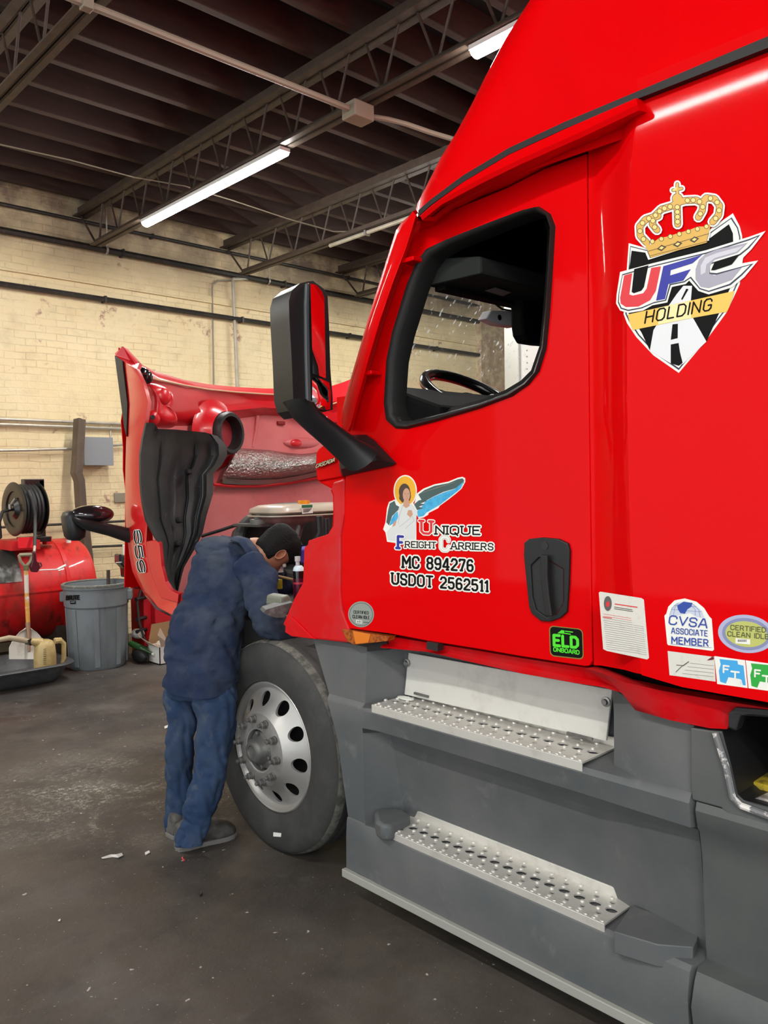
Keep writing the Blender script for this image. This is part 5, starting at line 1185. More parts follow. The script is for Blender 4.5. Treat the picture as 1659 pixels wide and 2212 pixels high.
d.stroke(U([(605,775),(1130,622)]), 1.2, gdk, 9.2, False); d.stroke(U([(622,815),(1112,690)]), 1.0, gdk, 9.2, False)
d.poly(U([(855,215),(820,235),(820,255),(850,245)]), gld2, 9.2)
EMB = d.build('shield_emblem', SLP, 'black shield emblem with a gold crown, three large letters and a yellow banner')

# --- stickers low on the sleeper
def w8(x, y): return (1200+x*459/1659, 1200+y*600/2169)
def W8(l): return [w8(*q) for q in l]
d = Dec(on_sleeper); paper = flat('paper_white', (.66, .64, .58), .6, noise_=[(40, .55, .75, (.48, .45, .38), .7)])
d.poly(W8([(338,290),(350,282),(670,332),(690,345),(730,800),(715,812),(400,745),(372,730)]), paper, 1)
d.disc(w8(408,375), 8.5, flat('crest_grey', (.10, .09, .09), .5), 2, ry=16); d.disc(w8(408,380), 4, RV, 2.4, ry=6)
d.stroke(W8([(462,378),(640,405)]), 2.2, RV, 2, False); d.stroke(W8([(458,402),(600,425)]), 1.2, K_, 2, False); d.stroke(W8([(458,415),(605,438)]), 1.2, K_, 2, False)
for i, y in enumerate(range(455, 740, 17)):
    m_ = RV if i in (0, 1) else flat('print_grey', (.20, .18, .17), .6) if i == 2 else M.get('print_grey', K_)
    d.stroke(W8([(372+i*1.6, y), (590+i*4, y+36)]), .7, m_, 2, False)
    if i > 2: d.stroke(W8([(600+i*3, y+38), (680+i*2, y+50)]), .6, m_, 2, False)
d.stroke(W8([(368,480),(440,490)]), 1.6, RV, 2.2, False)
d.build('permit_sticker', SLP, 'tall white printed permit sheet')
d = Dec(on_sleeper); cb = flat('cvsa_blue', (.02, .06, .33), .4)
d.poly(W8([(850,470),(865,455),(880,400),(930,350),(1010,335),(1100,360),(1160,410),(1200,475),(1220,495),(1238,735),(1225,745),(880,700),(872,690)]), W_, 1)
d.poly(W8([(890,470),(905,410),(950,370),(1010,357),(1080,380),(1140,430),(1165,490),(1100,480),(1050,450),(1000,460),(940,470)]), flat('globe_pale', (.55, .60, .70), .4), 1.5)
d.poly(W8([(950,390),(1000,360),(1070,370),(1060,400),(1030,420),(1010,455),(975,450),(955,420)]), cb, 2)
for q in ([(890,470),(910,410),(950,372)], [(920,475),(930,410),(960,372)], [(1090,470),(1090,420),(1040,370)], [(1130,485),(1120,425),(1070,380)], [(905,420),(1010,430),(1140,440)], [(925,390),(1010,395),(1100,400)]): d.stroke(W8(q), .6, cb, 2.2, False)
d.text('CVSA', w8(885,535), w8(1180,565), 66/3.614, 3.0, cb, 3, up=(.02, -1), slant=.1, gap=.26)
d.text('ASSOCIATE', w8(905,607), w8(1185,630), 42/3.614, 1.9, cb, 3, gap=.34); d.text('MEMBER', w8(908,685), w8(1190,708), 50/3.614, 2.5, cb, 3, gap=.34); d.stroke(W8([(895,690),(1220,720)]), .6, cb, 3, False)
d.build('association_sticker', SLP, 'white dome-topped sticker with blue globe and lettering')
d = Dec(on_sleeper); ov = flat('oval_lilac', (.40, .42, .60), .35); lm = flat('oval_lime', (.48, .50, .13), .4)
d.disc(w8(1490,612), 222/3.614, ov, 1, ry=148/3.614, tilt=.13, n=60); d.disc(w8(1490,614), 190/3.614, flat('oval_edge', (.22, .24, .42), .4), 1.4, ry=125/3.614, tilt=.13, n=60); d.disc(w8(1490,614), 165/3.614, lm, 1.8, ry=100/3.614, tilt=.13, n=60)
d.text('CERTIFIED', w8(1368,578), w8(1640,600), 35/3.614, 2.0, flat('dark_olive', (.09, .10, .03), .5), 2.5, gap=.3); d.text('CLEAN IDLE', w8(1345,628), w8(1660,652), 35/3.614, 2.0, M['dark_olive'], 2.5, gap=.3)
d.poly(W8([(1405,645),(1520,655),(1520,695),(1405,685)]), W_, 2.5); 
for i in range(9): d.stroke(W8([(1425+i*8, 656), (1425+i*8, 675)]), 1.1, K_, 3, False)
d.build('oval_sticker', SLP, 'oval lilac-rimmed clean idle sticker')
d = Dec(on_sleeper)
d.poly(W8([(875,745),(1240,792),(1250,985),(935,940),(890,935)]), paper, 1)
d.poly(W8([(1180,820),(1225,788),(1240,800),(1232,815)]), flat('torn_red', (.15, .005, .01), .6), 1.5)
for q in ([(940,910),(980,870),(1040,828)], [(945,855),(1000,860),(1040,830)]): d.stroke(W8(q), 1.6, flat('scratch_grey', (.10, .095, .08), .6), 2)
for i in range(4): d.stroke(W8([(1050-i*20, 840+i*27), (1235, 862+i*28)]), .6, M['scratch_grey'], 2, False)
d.build('torn_sticker', SLP, 'torn blank off-white sticker')
for nm, x0, colr, cn in (('blue', 1245, (.05, .36, .72), 'tax_blue'), ('green', 1490, (.02, .36, .04), 'tax_green')):
    d = Dec(on_sleeper); cm = flat(cn, colr, .4); w = 250; o = x0-1245
    def T(l): return [w8(a+o, b+o*.135) for a, b in l]
    d.poly(T([(1240,785),(1480,818),(1500,1035),(1262,1003)]), W_, 1)
    d.poly(T([(1280,808),(1420,822),(1425,850),(1468,860),(1485,1015),(1450,1010),(1440,965),(1350,950),(1330,1000),(1285,985),(1275,900),(1290,850)]), cm, 1.5)
    d.text('F', T([(1312,912)])[0], T([(1352,917)])[0], 52/3.614, 3.6, W_, 2.5); d.text('T', T([(1372,965)])[0], T([(1432,972)])[0], 60/3.614, 3.8, W_, 2.5, serif=.15); d.text('A', T([(1425,1020)])[0], T([(1462,1026)])[0], 50/3.614, 2.6, W_, 2.5)
    d.build('fuel_tax_sticker', SLP, '%s and white square sticker' % nm)
# --- badge and fleet number
d = Dec(on_x(XD-.022)); d.text('CASCADIA', (682, 1011), (722, 997), 8, 1.5, M['chrome'], 2, up=(.25, -1), gap=.26, halo=1.6, halo_m=K_); d.build('model_badge', BLK, 'small chrome badge lettering')
def fen_surf(px, py, lay, e=0):
    ys_ = [p[1] for p in mdl]; 
    for i in range(len(lft)-1):
        if lft[i][1] <= py <= lft[i+1][1] or i == len(lft)-2:
            t = (py-lft[i][1])/(lft[i+1][1]-lft[i][1]); a = lerp(lft[i][0], lft[i+1][0], t); break
    m_ = interp([q[1] for q in mdl], [q[0] for q in mdl], py); r_ = interp([q[1] for q in rgt], [q[0] for q in rgt], py)
    x = lerp(2.12, 2.08, (px-a)/(m_-a)) if px < m_ else lerp(2.08, 2.10, (px-m_)/(r_-m_))
    return P(px, py, X=x-.004-.0008*lay-e)
d = Dec(fen_surf)
for n_, (a, b) in zip('659', (((289, 1147), (292, 1174)), ((291, 1180), (295, 1206)), ((295, 1212), (300, 1236)))):
    d.text(n_, a, b, 14, 3.0, K_, 2, up=(1, -.10), halo=2.2)
d.build('fleet_number', HOOD, 'black fleet number running down the fender')
# ------------------------------------------------------------------ along the back wall
# red oil tank, lying on its side on low saddles
M['tank'] = mat('tank_red', (.62, .006, .008), .45, coat=.3, noise_=[(2.0, .48, .60, (.17, .02, .012), .8, (1, 1, .45)), (9, .58, .75, (.50, .08, .06), .6), (5, .55, .66, (.06, .012, .01), .75, (2, 2, .3))])
yk, zk, rk = 8.46, .70, .50
tx1 = P(205, 1280, Y=8.3).x-.08
OT = thing('oil_tank', (tx1-1.1, yk, 0), 'big stained red oil tank lying against the brick wall', 'tank')
g = G(); prof = [(0, .0), (rk*.6, .0), (rk*.92, .025), (rk, .075), (rk, 2.25), (rk*.92, 2.30), (0, 2.33)]
g.lathe(prof, (tx1, yk, zk), (-1, 0, 0), 56); g.build('tank_shell', M['tank'], OT, smooth=40)
g = G(); g.lathe([(rk, .30), (rk+.006, .302), (rk+.006, .34), (rk, .342)], (tx1, yk, zk), (-1, 0, 0), 56); g.build('tank_weld', M['tank'], OT)
g = G(); g.box((tx1-2.2, yk-rk-.008, zk+.02), (tx1-.1, yk-rk+.03, zk+.035)); g.build('tank_seam', M['tank'], OT, smooth=0)
for xx in (tx1-.35, tx1-1.7): G().box((xx-.06, yk-.36, 0), (xx+.06, yk+.36, .36)).build('saddle', M['truss'], OT, smooth=0)
# dark oily saddle band over the top left, drawn as a wrapped sheet
g = G(); rows = [[V(x, yk-(rk+.006)*math.cos(a), zk+(rk+.006)*math.sin(a)) for a in [lerp(.28, 1.05, j/14) for j in range(15)]] for x in [lerp(tx1-2.2, P(66, 1220, Y=7.75).x, i/6) for i in range(7)]]
g.grid(rows); g.build('wrapped_sheet', mat('oily_sheet', (.045, .05, .045), .3, noise_=[(5, .5, .68, (.32, .30, .28), .7)], bump=(14, .5, .02)), OT)
for px_, r_ in ((103, .035), (148, .016)):
    c = P(px_, 1168, Y=8.2); G().lathe([(r_*1.5, -.03), (r_*1.5, .0), (r_, .0), (r_, .025), (r_*1.2, .025), (r_*1.2, .045), (0, .045)], (c.x, 8.2, zk+rk-.005), (0, 0, 1), 12).build('filler_neck' if px_ < 120 else 'vent_cap', M['tank'] if px_ < 120 else M['white'], OT)
a, b = P(18, 1163, Y=8.0), P(80, 1182, Y=8.0)
G().box((a.x, 7.92, zk+rk-.06), (b.x, 8.4, zk+rk+.03)).build('reel_base', flat('plate_red', (.52, .008, .012), .5), OT, smooth=0)
a, b = P(40, 1165, Y=7.86), P(80, 1182, Y=7.86)
G().box((a.x, 7.86, b.z), (b.x, 7.88, a.z+.015)).build('bright_plate', flat('bright_red', (.75, .01, .02), .5), OT, smooth=0)
# hose reel
M['reel'] = mat('reel_black', (.006, .006, .0055), .35, coat=.2)
rc = P(32, 1100, Y=8.05); HR = thing('hose_reel', (rc.x, 8.15, zk+rk+.03), 'black hose reel mounted on top of the red tank', 'hose reel')
ax = V(1, .10, 0).normalized(); c = P(30, 1100, Y=8.15)+ax*.10
RR = .262
for h, nm in ((-.10, 'reel_disc'), (.12, 'reel_disc')):
    g = G(); g.lathe([(.0, h-.02), (.06, h-.02), (.10, h+.012), (.17, h+.012), (.175, h), (RR-.01, h-.006), (RR, h), (RR-.006, h+.008), (.17, h+.012)], c, ax, 48); g.build(nm, M['reel'], HR)
for i in range(5):
    h = -.065+i*.036
    rs = G(); q = []; perp = V(-ax.y, ax.x, 0)
    rs.tube([c+ax*h+(perp*math.cos(a)+V(0, 0, 1)*math.sin(a))*.225 for a in [2*PI*j/40 for j in range(41)]], .018, 8, cap=False); rs.build('hose_coil', M['black'], HR)
g = G(); pp_ = c+ax*.16
g.box((pp_.x-.02, pp_.y-.05, zk+rk), (pp_.x+.03, pp_.y+.05, c.z+.28)); g.box((pp_.x-.16, pp_.y-.05, c.z+.20), (pp_.x+.03, pp_.y+.05, c.z+.29)); g.box((c.x-.04, c.y-.12, zk+rk+.0), (pp_.x+.05, c.y+.12, zk+rk+.05))
g.build('reel_bracket', M['reel'], HR, smooth=0, bevel=.006)
g = G(); k1 = c-ax*.125
g.tube([k1+V(0, 0, .04), k1+V(.03, -.03, .10), k1+V(.06, -.03, .08), k1+V(.07, -.03, -.02)], .016, 8); g.tube([k1+V(-.02, -.02, .0), k1+V(-.02, -.02, .05)], .014, 8); g.build('swivel_fitting', mat('brass_grey', (.30, .29, .26), .35, metal=.7), HR)
G().tube([k1, k1+V(-.10, -.05, -.02), k1+V(-.13, -.05, -.12), k1+V(-.12, -.04, -.26), k1+V(-.2, 0, -.33), k1+V(-.4, .05, -.36)], .016, 8).build('feed_hose', M['black'], HR)
hz = lambda a, b, y=7.85: P(a, b, Y=y)
G().tube([hz(62, 1060, 7.95), hz(70, 1078, 7.9), hz(76, 1110, 7.9), hz(76, 1140, 7.85), hz(75, 1180, 7.7)], .016, 8).build('delivery_hose', M['black'], HR)
# oil gun hanging from the reel hose
OG = thing('oil_gun', hz(78, 1215, 7.62), 'dark red trigger oil gun with bent white nozzle hanging before the tank', 'oil gun')
y_ = 7.62
G().tube([hz(75, 1180, 7.68), hz(74, 1192, y_)], .012, 8).build('swivel', M['galv'], OG)
G().prism([hz(*q, y_) for q in ((70, 1192), (78, 1193), (80, 1212), (85, 1216), (88, 1226), (82, 1236), (70, 1236), (66, 1225), (70, 1212))], (0, .05, 0)).build('gun_body', flat('gun_maroon', (.075, .008, .016), .35), OG, smooth=0, bevel=.008)
G().tube([hz(*q, y_+.02) for q in ((82, 1216), (88, 1216), (90, 1222), (84, 1228))], .007, 6).build('trigger_guard', M['gun_maroon'], OG)
G().tube([hz(*q, y_+.02) for q in ((84, 1232), (92, 1231), (126, 1230))], .006, 6).build('nozzle_pipe', M['white'], OG)
G().tube([hz(*q, y_+.02) for q in ((124, 1230), (142, 1221))], .012, 8).build('nozzle_tip', M['white'], OG)
# shovel
SY = 7.60; sv = lambda a, b, y=SY: P(a, b, Y=y)
SH = thing('square_shovel', sv(62, 1412, 7.45), 'white-bladed shovel with D-grip leaning on the red tank', 'shovel')
shaft = [sv(56, 1222, 7.64), sv(58, 1290, 7.62), sv(61, 1352, 7.60)]
G().tube(shaft, .019, 10).build('shaft', mat('worn_shaft', (.62, .30, .05), .5, noise_=[(9, .50, .58, (.62, .58, .50), 1, (.4, .4, 1))]), SH)
g = G(); gp = [sv(*q, 7.64) for q in ((54, 1224), (44, 1212), (41, 1200), (43, 1198), (66, 1197), (69, 1200), (66, 1212), (56, 1224))]; g.tube(gp, .014, 8); g.tube([sv(42, 1199, 7.64), sv(68, 1198, 7.64)], .016, 8); g.build('d_grip', flat('grip_tan', (.25, .23, .15), .5), SH)
G().tube([sv(55, 1222, 7.64), sv(57, 1232, 7.63)], .023, 8).build('ferrule', flat('olive_ferrule', (.09, .09, .03), .5), SH)
G().tube([sv(60, 1345, 7.60), sv(62, 1370, 7.57), sv(63, 1408, 7.5)], [.021, .019, .012], 8).build('socket', flat('rusty_socket', (.25, .15, .09), .5), SH)
bl_ = [(20, 1410), (22, 1385), (28, 1368), (40, 1355), (54, 1350), (61, 1352), (70, 1350), (88, 1355), (98, 1366), (102, 1385), (101, 1420), (62, 1424), (21, 1420)]
cb_ = sv(61, 1385, 7.52)
rows = []
for v in [i/8 for i in range(9)]:
    row = []
    for j in range(11):
        s = -1+2*j/10; py = lerp(1351, 1424, v); hw = 41*min(1, math.sqrt(max(.0, v*4.2))*.62+.0) if v < .6 else 41
        p = P(61+s*max(hw, 3), py+6*s*s*(1-v), Y=lerp(7.62, 7.53, v)-.04*s*s); row.append(p)
    rows.append(row)
G().slab(rows, (0, .008, 0)).build('blade', mat('shovel_blade', (.66, .64, .58), .4, noise_=[(9, .5, .7, (.36, .33, .28), .8)]), SH, smooth=60)

# grey wheeled-bin style trash can
cc = V(3.335, 7.60, 0); CAN = thing('trash_can', cc, 'grey round plastic trash can standing before the red tank', 'trash can')
M['can'] = mat('can_grey', (.17, .20, .215), .5, noise_=[(4, .5, .72, (.10, .115, .12), .7, (1, 1, .4)), (8, .6, .72, (.06, .06, .058), .5, (3, 3, .3))])
H_ = .80
g = G(); g.lathe([(r*.91, h) for r, h in [(.0, .02), (.265, .0), (.28, .02), (.290, .2), (.305, .50), (.308, .58), (.325, .60), (.330, .76), (.345, .765), (.35, .78), (.345, H_), (.325, H_), (.318, .77), (.31, .6), (.28, .1), (.0, .08)]], cc, (0, 0, 1), 64)
BODY = g.build('can_body', M['can'], CAN, smooth=32)
g = G(); g.lathe([(r*.91, h) for r, h in [(.345, .775), (.352, .785), (.350, H_+.004), (.335, H_+.010), (.318, H_+.002)]], cc, (0, 0, 1), 64); g.build('can_rim', mat('rim_dirty', (.13, .145, .13), .6, noise_=[(30, .5, .6, (.26, .25, .2), .7)]), CAN)
for a in (-.55, 2.4):
    dx, dy = math.cos(a), math.sin(a); p = cc+V(dx*.305, dy*.305, .68)
    g = G(); g.obb(p, (V(dx, dy, 0)*.028, V(-dy, dx, 0)*.07, V(0, 0, .05))); g.build('can_handle', M['can'], CAN, smooth=0, bevel=.015)
for a in [2*PI*i/8+.35 for i in range(8)]:
    g = G(); g.bar(cc+V(math.cos(a)*.262, math.sin(a)*.262, .03), cc+V(math.cos(a)*.280, math.sin(a)*.280, .58), .05, .014, up=(math.cos(a), math.sin(a), 0)); g.build('can_rib', M['can'], CAN, smooth=0, bevel=.005)
def can_surf(px, py, lay, e=0):
    z = .69; dr = FW*FPX + RT*(px-CX) - UP*(py-CY); o = C0-cc; R_ = .3015+.0012*lay+e
    A_ = dr.x**2+dr.y**2; B_ = 2*(o.x*dr.x+o.y*dr.y); C__ = o.x**2+o.y**2-R_*R_
    t = (-B_-math.sqrt(max(0, B_*B_-4*A_*C__)))/(2*A_); return C0+dr*t
d = Dec(can_surf); d.text('BRUTE', (143.5, 1295.5), (171, 1294.5), 8, 2.6, K_, 2, gap=.3, serif=.1)
d.poly([(151, 1298), (163, 1297.5), (163, 1304.5), (152, 1305)], K_, 2); d.poly([(153, 1299.3), (161.5, 1299), (161.5, 1301.5), (153, 1302)], M['can'], 3); d.build('can_lettering', CAN, 'black raised lettering')
G().tube([P(225, 1262, Y=7.7), P(226, 1242, Y=7.7)], .016, 6).build('stick', M['truss'], CAN) if False else None
tag(G().tube([(cc.x+.12, cc.y+.1, .09), (cc.x+.17, cc.y+.12, .5), (cc.x+.19, cc.y+.14, .90)], .017, 8).build('broom_stick', M['truss'], loc=(cc.x+.12, cc.y+.1, .09)), 'brown stick poking out of the grey trash can', 'stick')

# black drip tray with measuring jug and a funnel cap
M['tray'] = mat('tray_black', (.045, .047, .05), .5, noise_=[(8, .5, .7, (.10, .10, .10), .6)])
tx0, txr, ty0, ty1 = 1.75, 2.88, 7.17, 7.86
DT = thing('drip_tray', (2.3, 7.5, 0), 'black plastic drip tray on the floor before the trash can', 'tray')
def tr_ring(off, z): return rrect(tx0-off, txr+off, ty0-off, ty1+off, z, .16+off*.5)
g = G(); g.rings([tr_ring(-.06, 0), tr_ring(-.02, .04), tr_ring(.03, .15), tr_ring(.075, .155), tr_ring(.08, .165), tr_ring(.07, .175), tr_ring(.018, .17), tr_ring(-.03, .05), tr_ring(-.08, .02)], 0, True)
g.build('tray_body', M['tray'], DT, smooth=50)
jb = P(97, 1436, Z=.03); jb = V(2.58, 7.31, .025)
M['jug'] = mat('yellowed_plastic', (.50, .38, .16), .45, noise_=[(9, .45, .68, (.27, .18, .06), .7)])
JG = thing('measuring_jug', jb, 'yellowed plastic measuring jug with long spout standing in the tray', 'jug')
jz = lambda a, b, y=7.31: P(a, b, Y=y)
wz_ = (jz(73, 1430).z, jz(120, 1380).z)
cx_ = (jz(74, 1420).x+jz(120, 1420).x)/2; rj = (jz(120, 1420).x-jz(74, 1420).x)/2
zb, zt_ = .025, jz(100, 1393).z
g = G(); g.lathe([(0, zb), (rj*.98, zb), (rj*1.02, zb+.03), (rj*1.0, lerp(zb, zt_, .75)), (rj*.93, zt_), (rj*.72, zt_+.035), (rj*.4, zt_+.05), (0, zt_+.052)], (cx_, 7.31, 0), (0, 0, 1), 32); g.build('jug_body', M['jug'], JG, smooth=50)
G().tube([jz(118, 1385), jz(130, 1383), jz(138, 1390), jz(138, 1420), jz(135, 1434)], [.03, .026, .022, .022, .02], 8).build('jug_handle', M['jug'], JG)
G().tube([jz(88, 1390), jz(70, 1386), jz(62, 1386)], [.05, .032, .026], 10).build('jug_spout', M['jug'], JG)
G().tube([jz(64, 1386), jz(40, 1381), jz(20, 1378), jz(-20, 1386)], [.022, .026, .024, .018], 10).build('spout_hose', flat('hose_tan', (.42, .34, .22), .6), JG)
G().tube([jz(61, 1381), jz(63, 1387), jz(61, 1393)], .028, 10).build('spout_clamp', M['black'], JG)
g = G()
for i in range(9): p = jz(97, 1402+i*4, 7.31-rj*1.03-.001); g.box((p.x-.012, p.y-.001, p.z-.003), (p.x+.012, p.y+.004, p.z+.001))
g.build('graduations', flat('grad_brown', (.10, .06, .02), .6), JG, smooth=0)
fc = V(2.30, 7.30, .025); FC = thing('filter_cap', fc, 'small white and yellow plastic cup lying in the black tray', 'cup')
G().ell(fc+V(0, 0, .05), (.085, .07, .05), 20, 10).build('cup_shell', M['white'], FC); G().ell(fc+V(.012, -.05, .055), (.03, .028, .035), 12, 8).build('yellow_patch', flat('yolk', (.72, .55, .04), .5), FC)

# bent brown steel post standing against the wall
M['post'] = mat('brown_steel', (.085, .060, .042), .55, noise_=[(6, .45, .7, (.13, .10, .075), .7)])
BP = thing('bent_post', P(190, 1200, Y=8.7), 'bent brown steel post standing between the tank and the wall', 'post')
pw = lambda a, b: P(a, b, Y=8.68)
L1 = [pw(*q) for q in ((168, 903), (164, 985), (161, 1022), (168, 1040), (171, 1092), (180, 1180), (184, 1260), (186, 1400))]
R1 = [pw(*q) for q in ((186, 906), (182, 985), (179, 1022), (184, 1036), (188, 1092), (197, 1160), (203, 1215), (206, 1400))]
L1[-1].z = R1[-1].z = 0
G().slab([L1, R1], (0, .12, 0)).build('post_web', M['post'], BP, smooth=0, bevel=.005)
G().slab([[p+V(-.0, -.03, 0) for p in L1], [lerp(p, q, .3)+V(0, -.03, 0) for p, q in zip(L1, R1)]], (0, .04, 0)).build('post_flange', M['post'], BP, smooth=0)

# red tyre machine / hose cabinet behind the hood with black arm
M['cab'] = mat('cabinet_red', (.50, .006, .014), .45, noise_=[(6, .5, .7, (.30, .01, .012), .5)])
RC = thing('red_cabinet', (4.1, 7.55, 0), 'red steel tool stand behind the hood with black pegs', 'tool stand')
a = P(299, 1300, Y=7.5); bq = P(312, 1420, Y=7.5)
G().box((3.85, 7.42, 0), (4.60, 7.95, .92)).build('cabinet_body', M['cab'], RC, smooth=0, bevel=.01)
G().box((3.77, 7.50, 0), (3.85, 7.60, .88)).build('side_rail', M['cab'], RC, smooth=0, bevel=.006)
for i, z in enumerate((.74, .62, .42, .30, .12)): G().tube([(3.79, 7.5, z), (3.66, 7.44, z)], .019, 8).build('peg', M['black'], RC)
ap = lambda a, b: P(a, b, Y=7.55)
G().prism([ap(*q) for q in ((258, 1198), (262, 1197), (300, 1212), (320, 1215), (320, 1248), (272, 1248), (270, 1228), (258, 1215))], (0, .12, 0)).build('black_arm', M['blackgloss'], RC, smooth=0, bevel=.012)
G().tube([ap(250, 1216), ap(262, 1215)], .010, 6).build('arm_pin', M['steel'], RC)
G().prism([ap(*q) for q in ((276, 1240), (320, 1238), (320, 1262), (284, 1262))], (.02, .1, 0)).build('arm_motor', flat('navy_part', (.012, .01, .05), .4), RC, smooth=0, bevel=.008)
G().prism([ap(*q) for q in ((266, 1178), (280, 1176), (300, 1180), (300, 1212), (266, 1198))], (.03, .08, 0)).build('paper_stack', M['white'], RC, smooth=0)
G().tube([V(3.79, 7.5, .66), V(3.72, 7.45, .70), V(3.68, 7.45, .58), V(3.68, 7.42, .38), V(3.72, 7.4, .22), V(3.81, 7.41, .12)], .012, 8).build('hanging_cable', M['black'], RC)
# cardboard and carton
CB = thing('open_carton', (3.9, 7.2, 0), 'small white carton with torn flaps full of paper on the floor', 'box')
xx0, xx1, yy0, yy1, hh = 3.745, 4.12, 7.15, 7.38, .17
g = G()
g.box((xx0, yy0, 0), (xx1, yy1, .01)); g.box((xx0, yy0, 0), (xx1, yy0+.008, hh)); g.box((xx0, yy1-.008, 0), (xx1, yy1, hh)); g.box((xx0, yy0, 0), (xx0+.008, yy1, hh)); g.box((xx1-.008, yy0, 0), (xx1, yy1, hh)); g.build('carton_body', flat('carton_white', (.70, .68, .64), .6), CB, smooth=0)
for pts in (((xx0, yy0, hh), (xx0, yy1, hh), (xx0-.10, yy1, hh+.10), (xx0-.09, yy0+.05, hh+.06)), ((xx0+.02, yy0, hh), (xx0-.06, yy0-.08, hh+.14), (xx0-.02, yy0-.06, hh+.2), (xx0+.10, yy0, hh+.02))):
    G().prism([V(*p) for p in pts], (.004, .003, 0)).build('flap', flat('flap_tan', (.62, .50, .38), .7), CB, smooth=0)
g = G(); random.seed(3)
for i in range(7): g.ell((xx0+.05+.045*i, yy0+.06+.05*random.random(), hh-.01+.03*random.random()), (.05, .05, .05), 7, 5)
g.build('crumpled_paper', flat('kraft_pale', (.50, .42, .34), .8), CB, smooth=0)
t = G().prism([V(3.72, 7.40, 0.0), V(4.3, 7.40, 0.0), V(4.3, 7.40, .38), V(3.80, 7.40, .36)], (0, .006, 0)).build('cardboard_sheet', flat('cardboard', (.33, .20, .09), .8), loc=(3.9, 7.4, 0), smooth=0)
tag(t, 'brown cardboard sheet propped behind the white carton', 'cardboard')
t = G().box((3.58, 7.95, 0), (3.82, 8.2, .62)).build('cardboard_box', M['cardboard'], loc=(3.7, 8.05, 0), smooth=0, bevel=.006); tag(t, 'tall brown cardboard box in the gap behind the trash can', 'box')
t = G().box((3.82, 8.0, .62), (3.9, 8.1, .72)).build('x', M['white']) if False else None
# litter between can and stand
t = G().ell((3.665, 7.40, .07), (.055, .14, .07), 14, 8).build('oil_bag', M['black'], loc=(3.665, 7.40, 0)); tag(t, 'dark plastic bag on the floor between trash can and red stand', 'bag')
bo, bd = V(3.63, 7.52, .185), V(.34, -.86, -.30).normalized()
BT = thing('green_bottle', bo, 'green bottle lying on the dark bag right of the trash can', 'bottle')
G().lathe([(0, 0), (.028, 0), (.032, .02), (.032, .18), (.012, .24), (.012, .29), (0, .29)], bo, bd, 14).build('bottle_body', flat('bottle_green', (.02, .09, .02), .25, coat=.5), BT)
G().lathe([(0, .285), (.014, .285), (.014, .31), (0, .31)], bo, bd, 12).build('bottle_cap', M['white'], BT)
t = G().ell((3.70, 7.50, .27), (.06, .09, .05), 9, 6).build('rag', flat('rag_grey', (.45, .43, .38), .8, bump=(20, .8, .02)), loc=(3.70, 7.5, .22), smooth=0); tag(t, 'pale rag heaped above the green bottle', 'rag')

# ------------------------------------------------------------------ scraps on the floor
def scrap(pts, m, label, name='paper_scrap', cat='paper', h=.003):
    q = [P(a, b, Z=.0) for a, b in pts]; c = sum(q, V(0, 0, 0))/len(q)
    t = G().prism([p+V(0, 0, .001+.006*((i*7) % 3)/2) for i, p in enumerate(q)], (0, 0, h)).build(name, m, loc=c, smooth=0); tag(t, label, cat)
PAP = flat('scrap_white', (.66, .64, .60), .8)
scrap([(219, 1854), (238, 1849), (250, 1850), (263, 1844), (266, 1850), (256, 1856), (243, 1852), (222, 1857)], PAP, 'long white paper scrap on the floor left of the mechanic')
scrap([(313, 1843), (322, 1840), (324, 1845), (314, 1848)], PAP, 'small white paper scrap between the long scrap and the shoes')
scrap([(392, 1854), (396, 1852), (395, 1857), (400, 1860), (396, 1862)], flat('scrap_red', (.65, .06, .08), .6), 'tiny red plastic curl on the floor before the shoes', 'plastic_scrap', 'scrap')
scrap([(429, 1933), (434, 1930), (437, 1934), (432, 1938)], M['black'], 'small black crumb on the floor below the shoes', 'rubber_crumb', 'crumb', .006)
scrap([(355, 1570), (363, 1568), (364, 1573), (356, 1575)], PAP, 'white scrap on the floor beside the mechanic\'s left trouser leg')
scrap([(125, 1990), (131, 1988), (130, 1994)], PAP, 'white fleck on the floor far left below the long scrap')
# spray bottle standing on the inner fender
sp_ = P(643, 1262, Y=3.15)
SB = thing('spray_can', (sp_.x, 3.15, 1.125), 'dark maroon spray can standing in the engine bay', 'spray can')
sy = 3.15; sq = lambda a, b: P(a, b, Y=sy)
zb_, z1, z2, z3 = sq(643, 1296).z, sq(643, 1233).z, sq(643, 1222).z, sq(643, 1202).z
rr_ = (sq(655, 1250).x-sq(634, 1250).x)/2*.95; xc_ = sq(645.5, 1250).x
G().lathe([(0, zb_), (rr_, zb_), (rr_, z1), (0, z1)], (xc_, sy, 0), (0, 0, 1), 24).build('can_wall', mat('can_maroon', (.07, .004, .018), .3, coat=.4), SB)
G().lathe([(rr_*1.01, lerp(zb_, z1, .55)), (rr_*1.01, lerp(zb_, z1, .62))], (xc_, sy, 0), (0, 0, 1), 24).build('can_band', flat('band_red', (.45, .03, .06), .4), SB)
G().lathe([(rr_*1.01, lerp(zb_, z1, .75)), (rr_*1.01, lerp(zb_, z1, 1.0))], (xc_, sy, 0), (0, 0, 1), 24).build('can_shoulder', M['blackgloss'], SB)
G().lathe([(rr_, z1), (rr_*.9, lerp(z1, z2, .6)), (rr_*.6, z2), (0, z2)], (xc_, sy, 0), (0, 0, 1), 24).build('can_dome', flat('pale_blue', (.60, .72, .78), .4), SB)
G().lathe([(rr_*.35, z2), (rr_*.35, lerp(z2, z3, .4)), (rr_*.5, lerp(z2, z3, .5)), (rr_*.5, z3), (0, z3)], (xc_-.005, sy, 0), (0, 0, 1), 12).build('nozzle', flat('nozzle_grey', (.45, .46, .46), .4), SB)
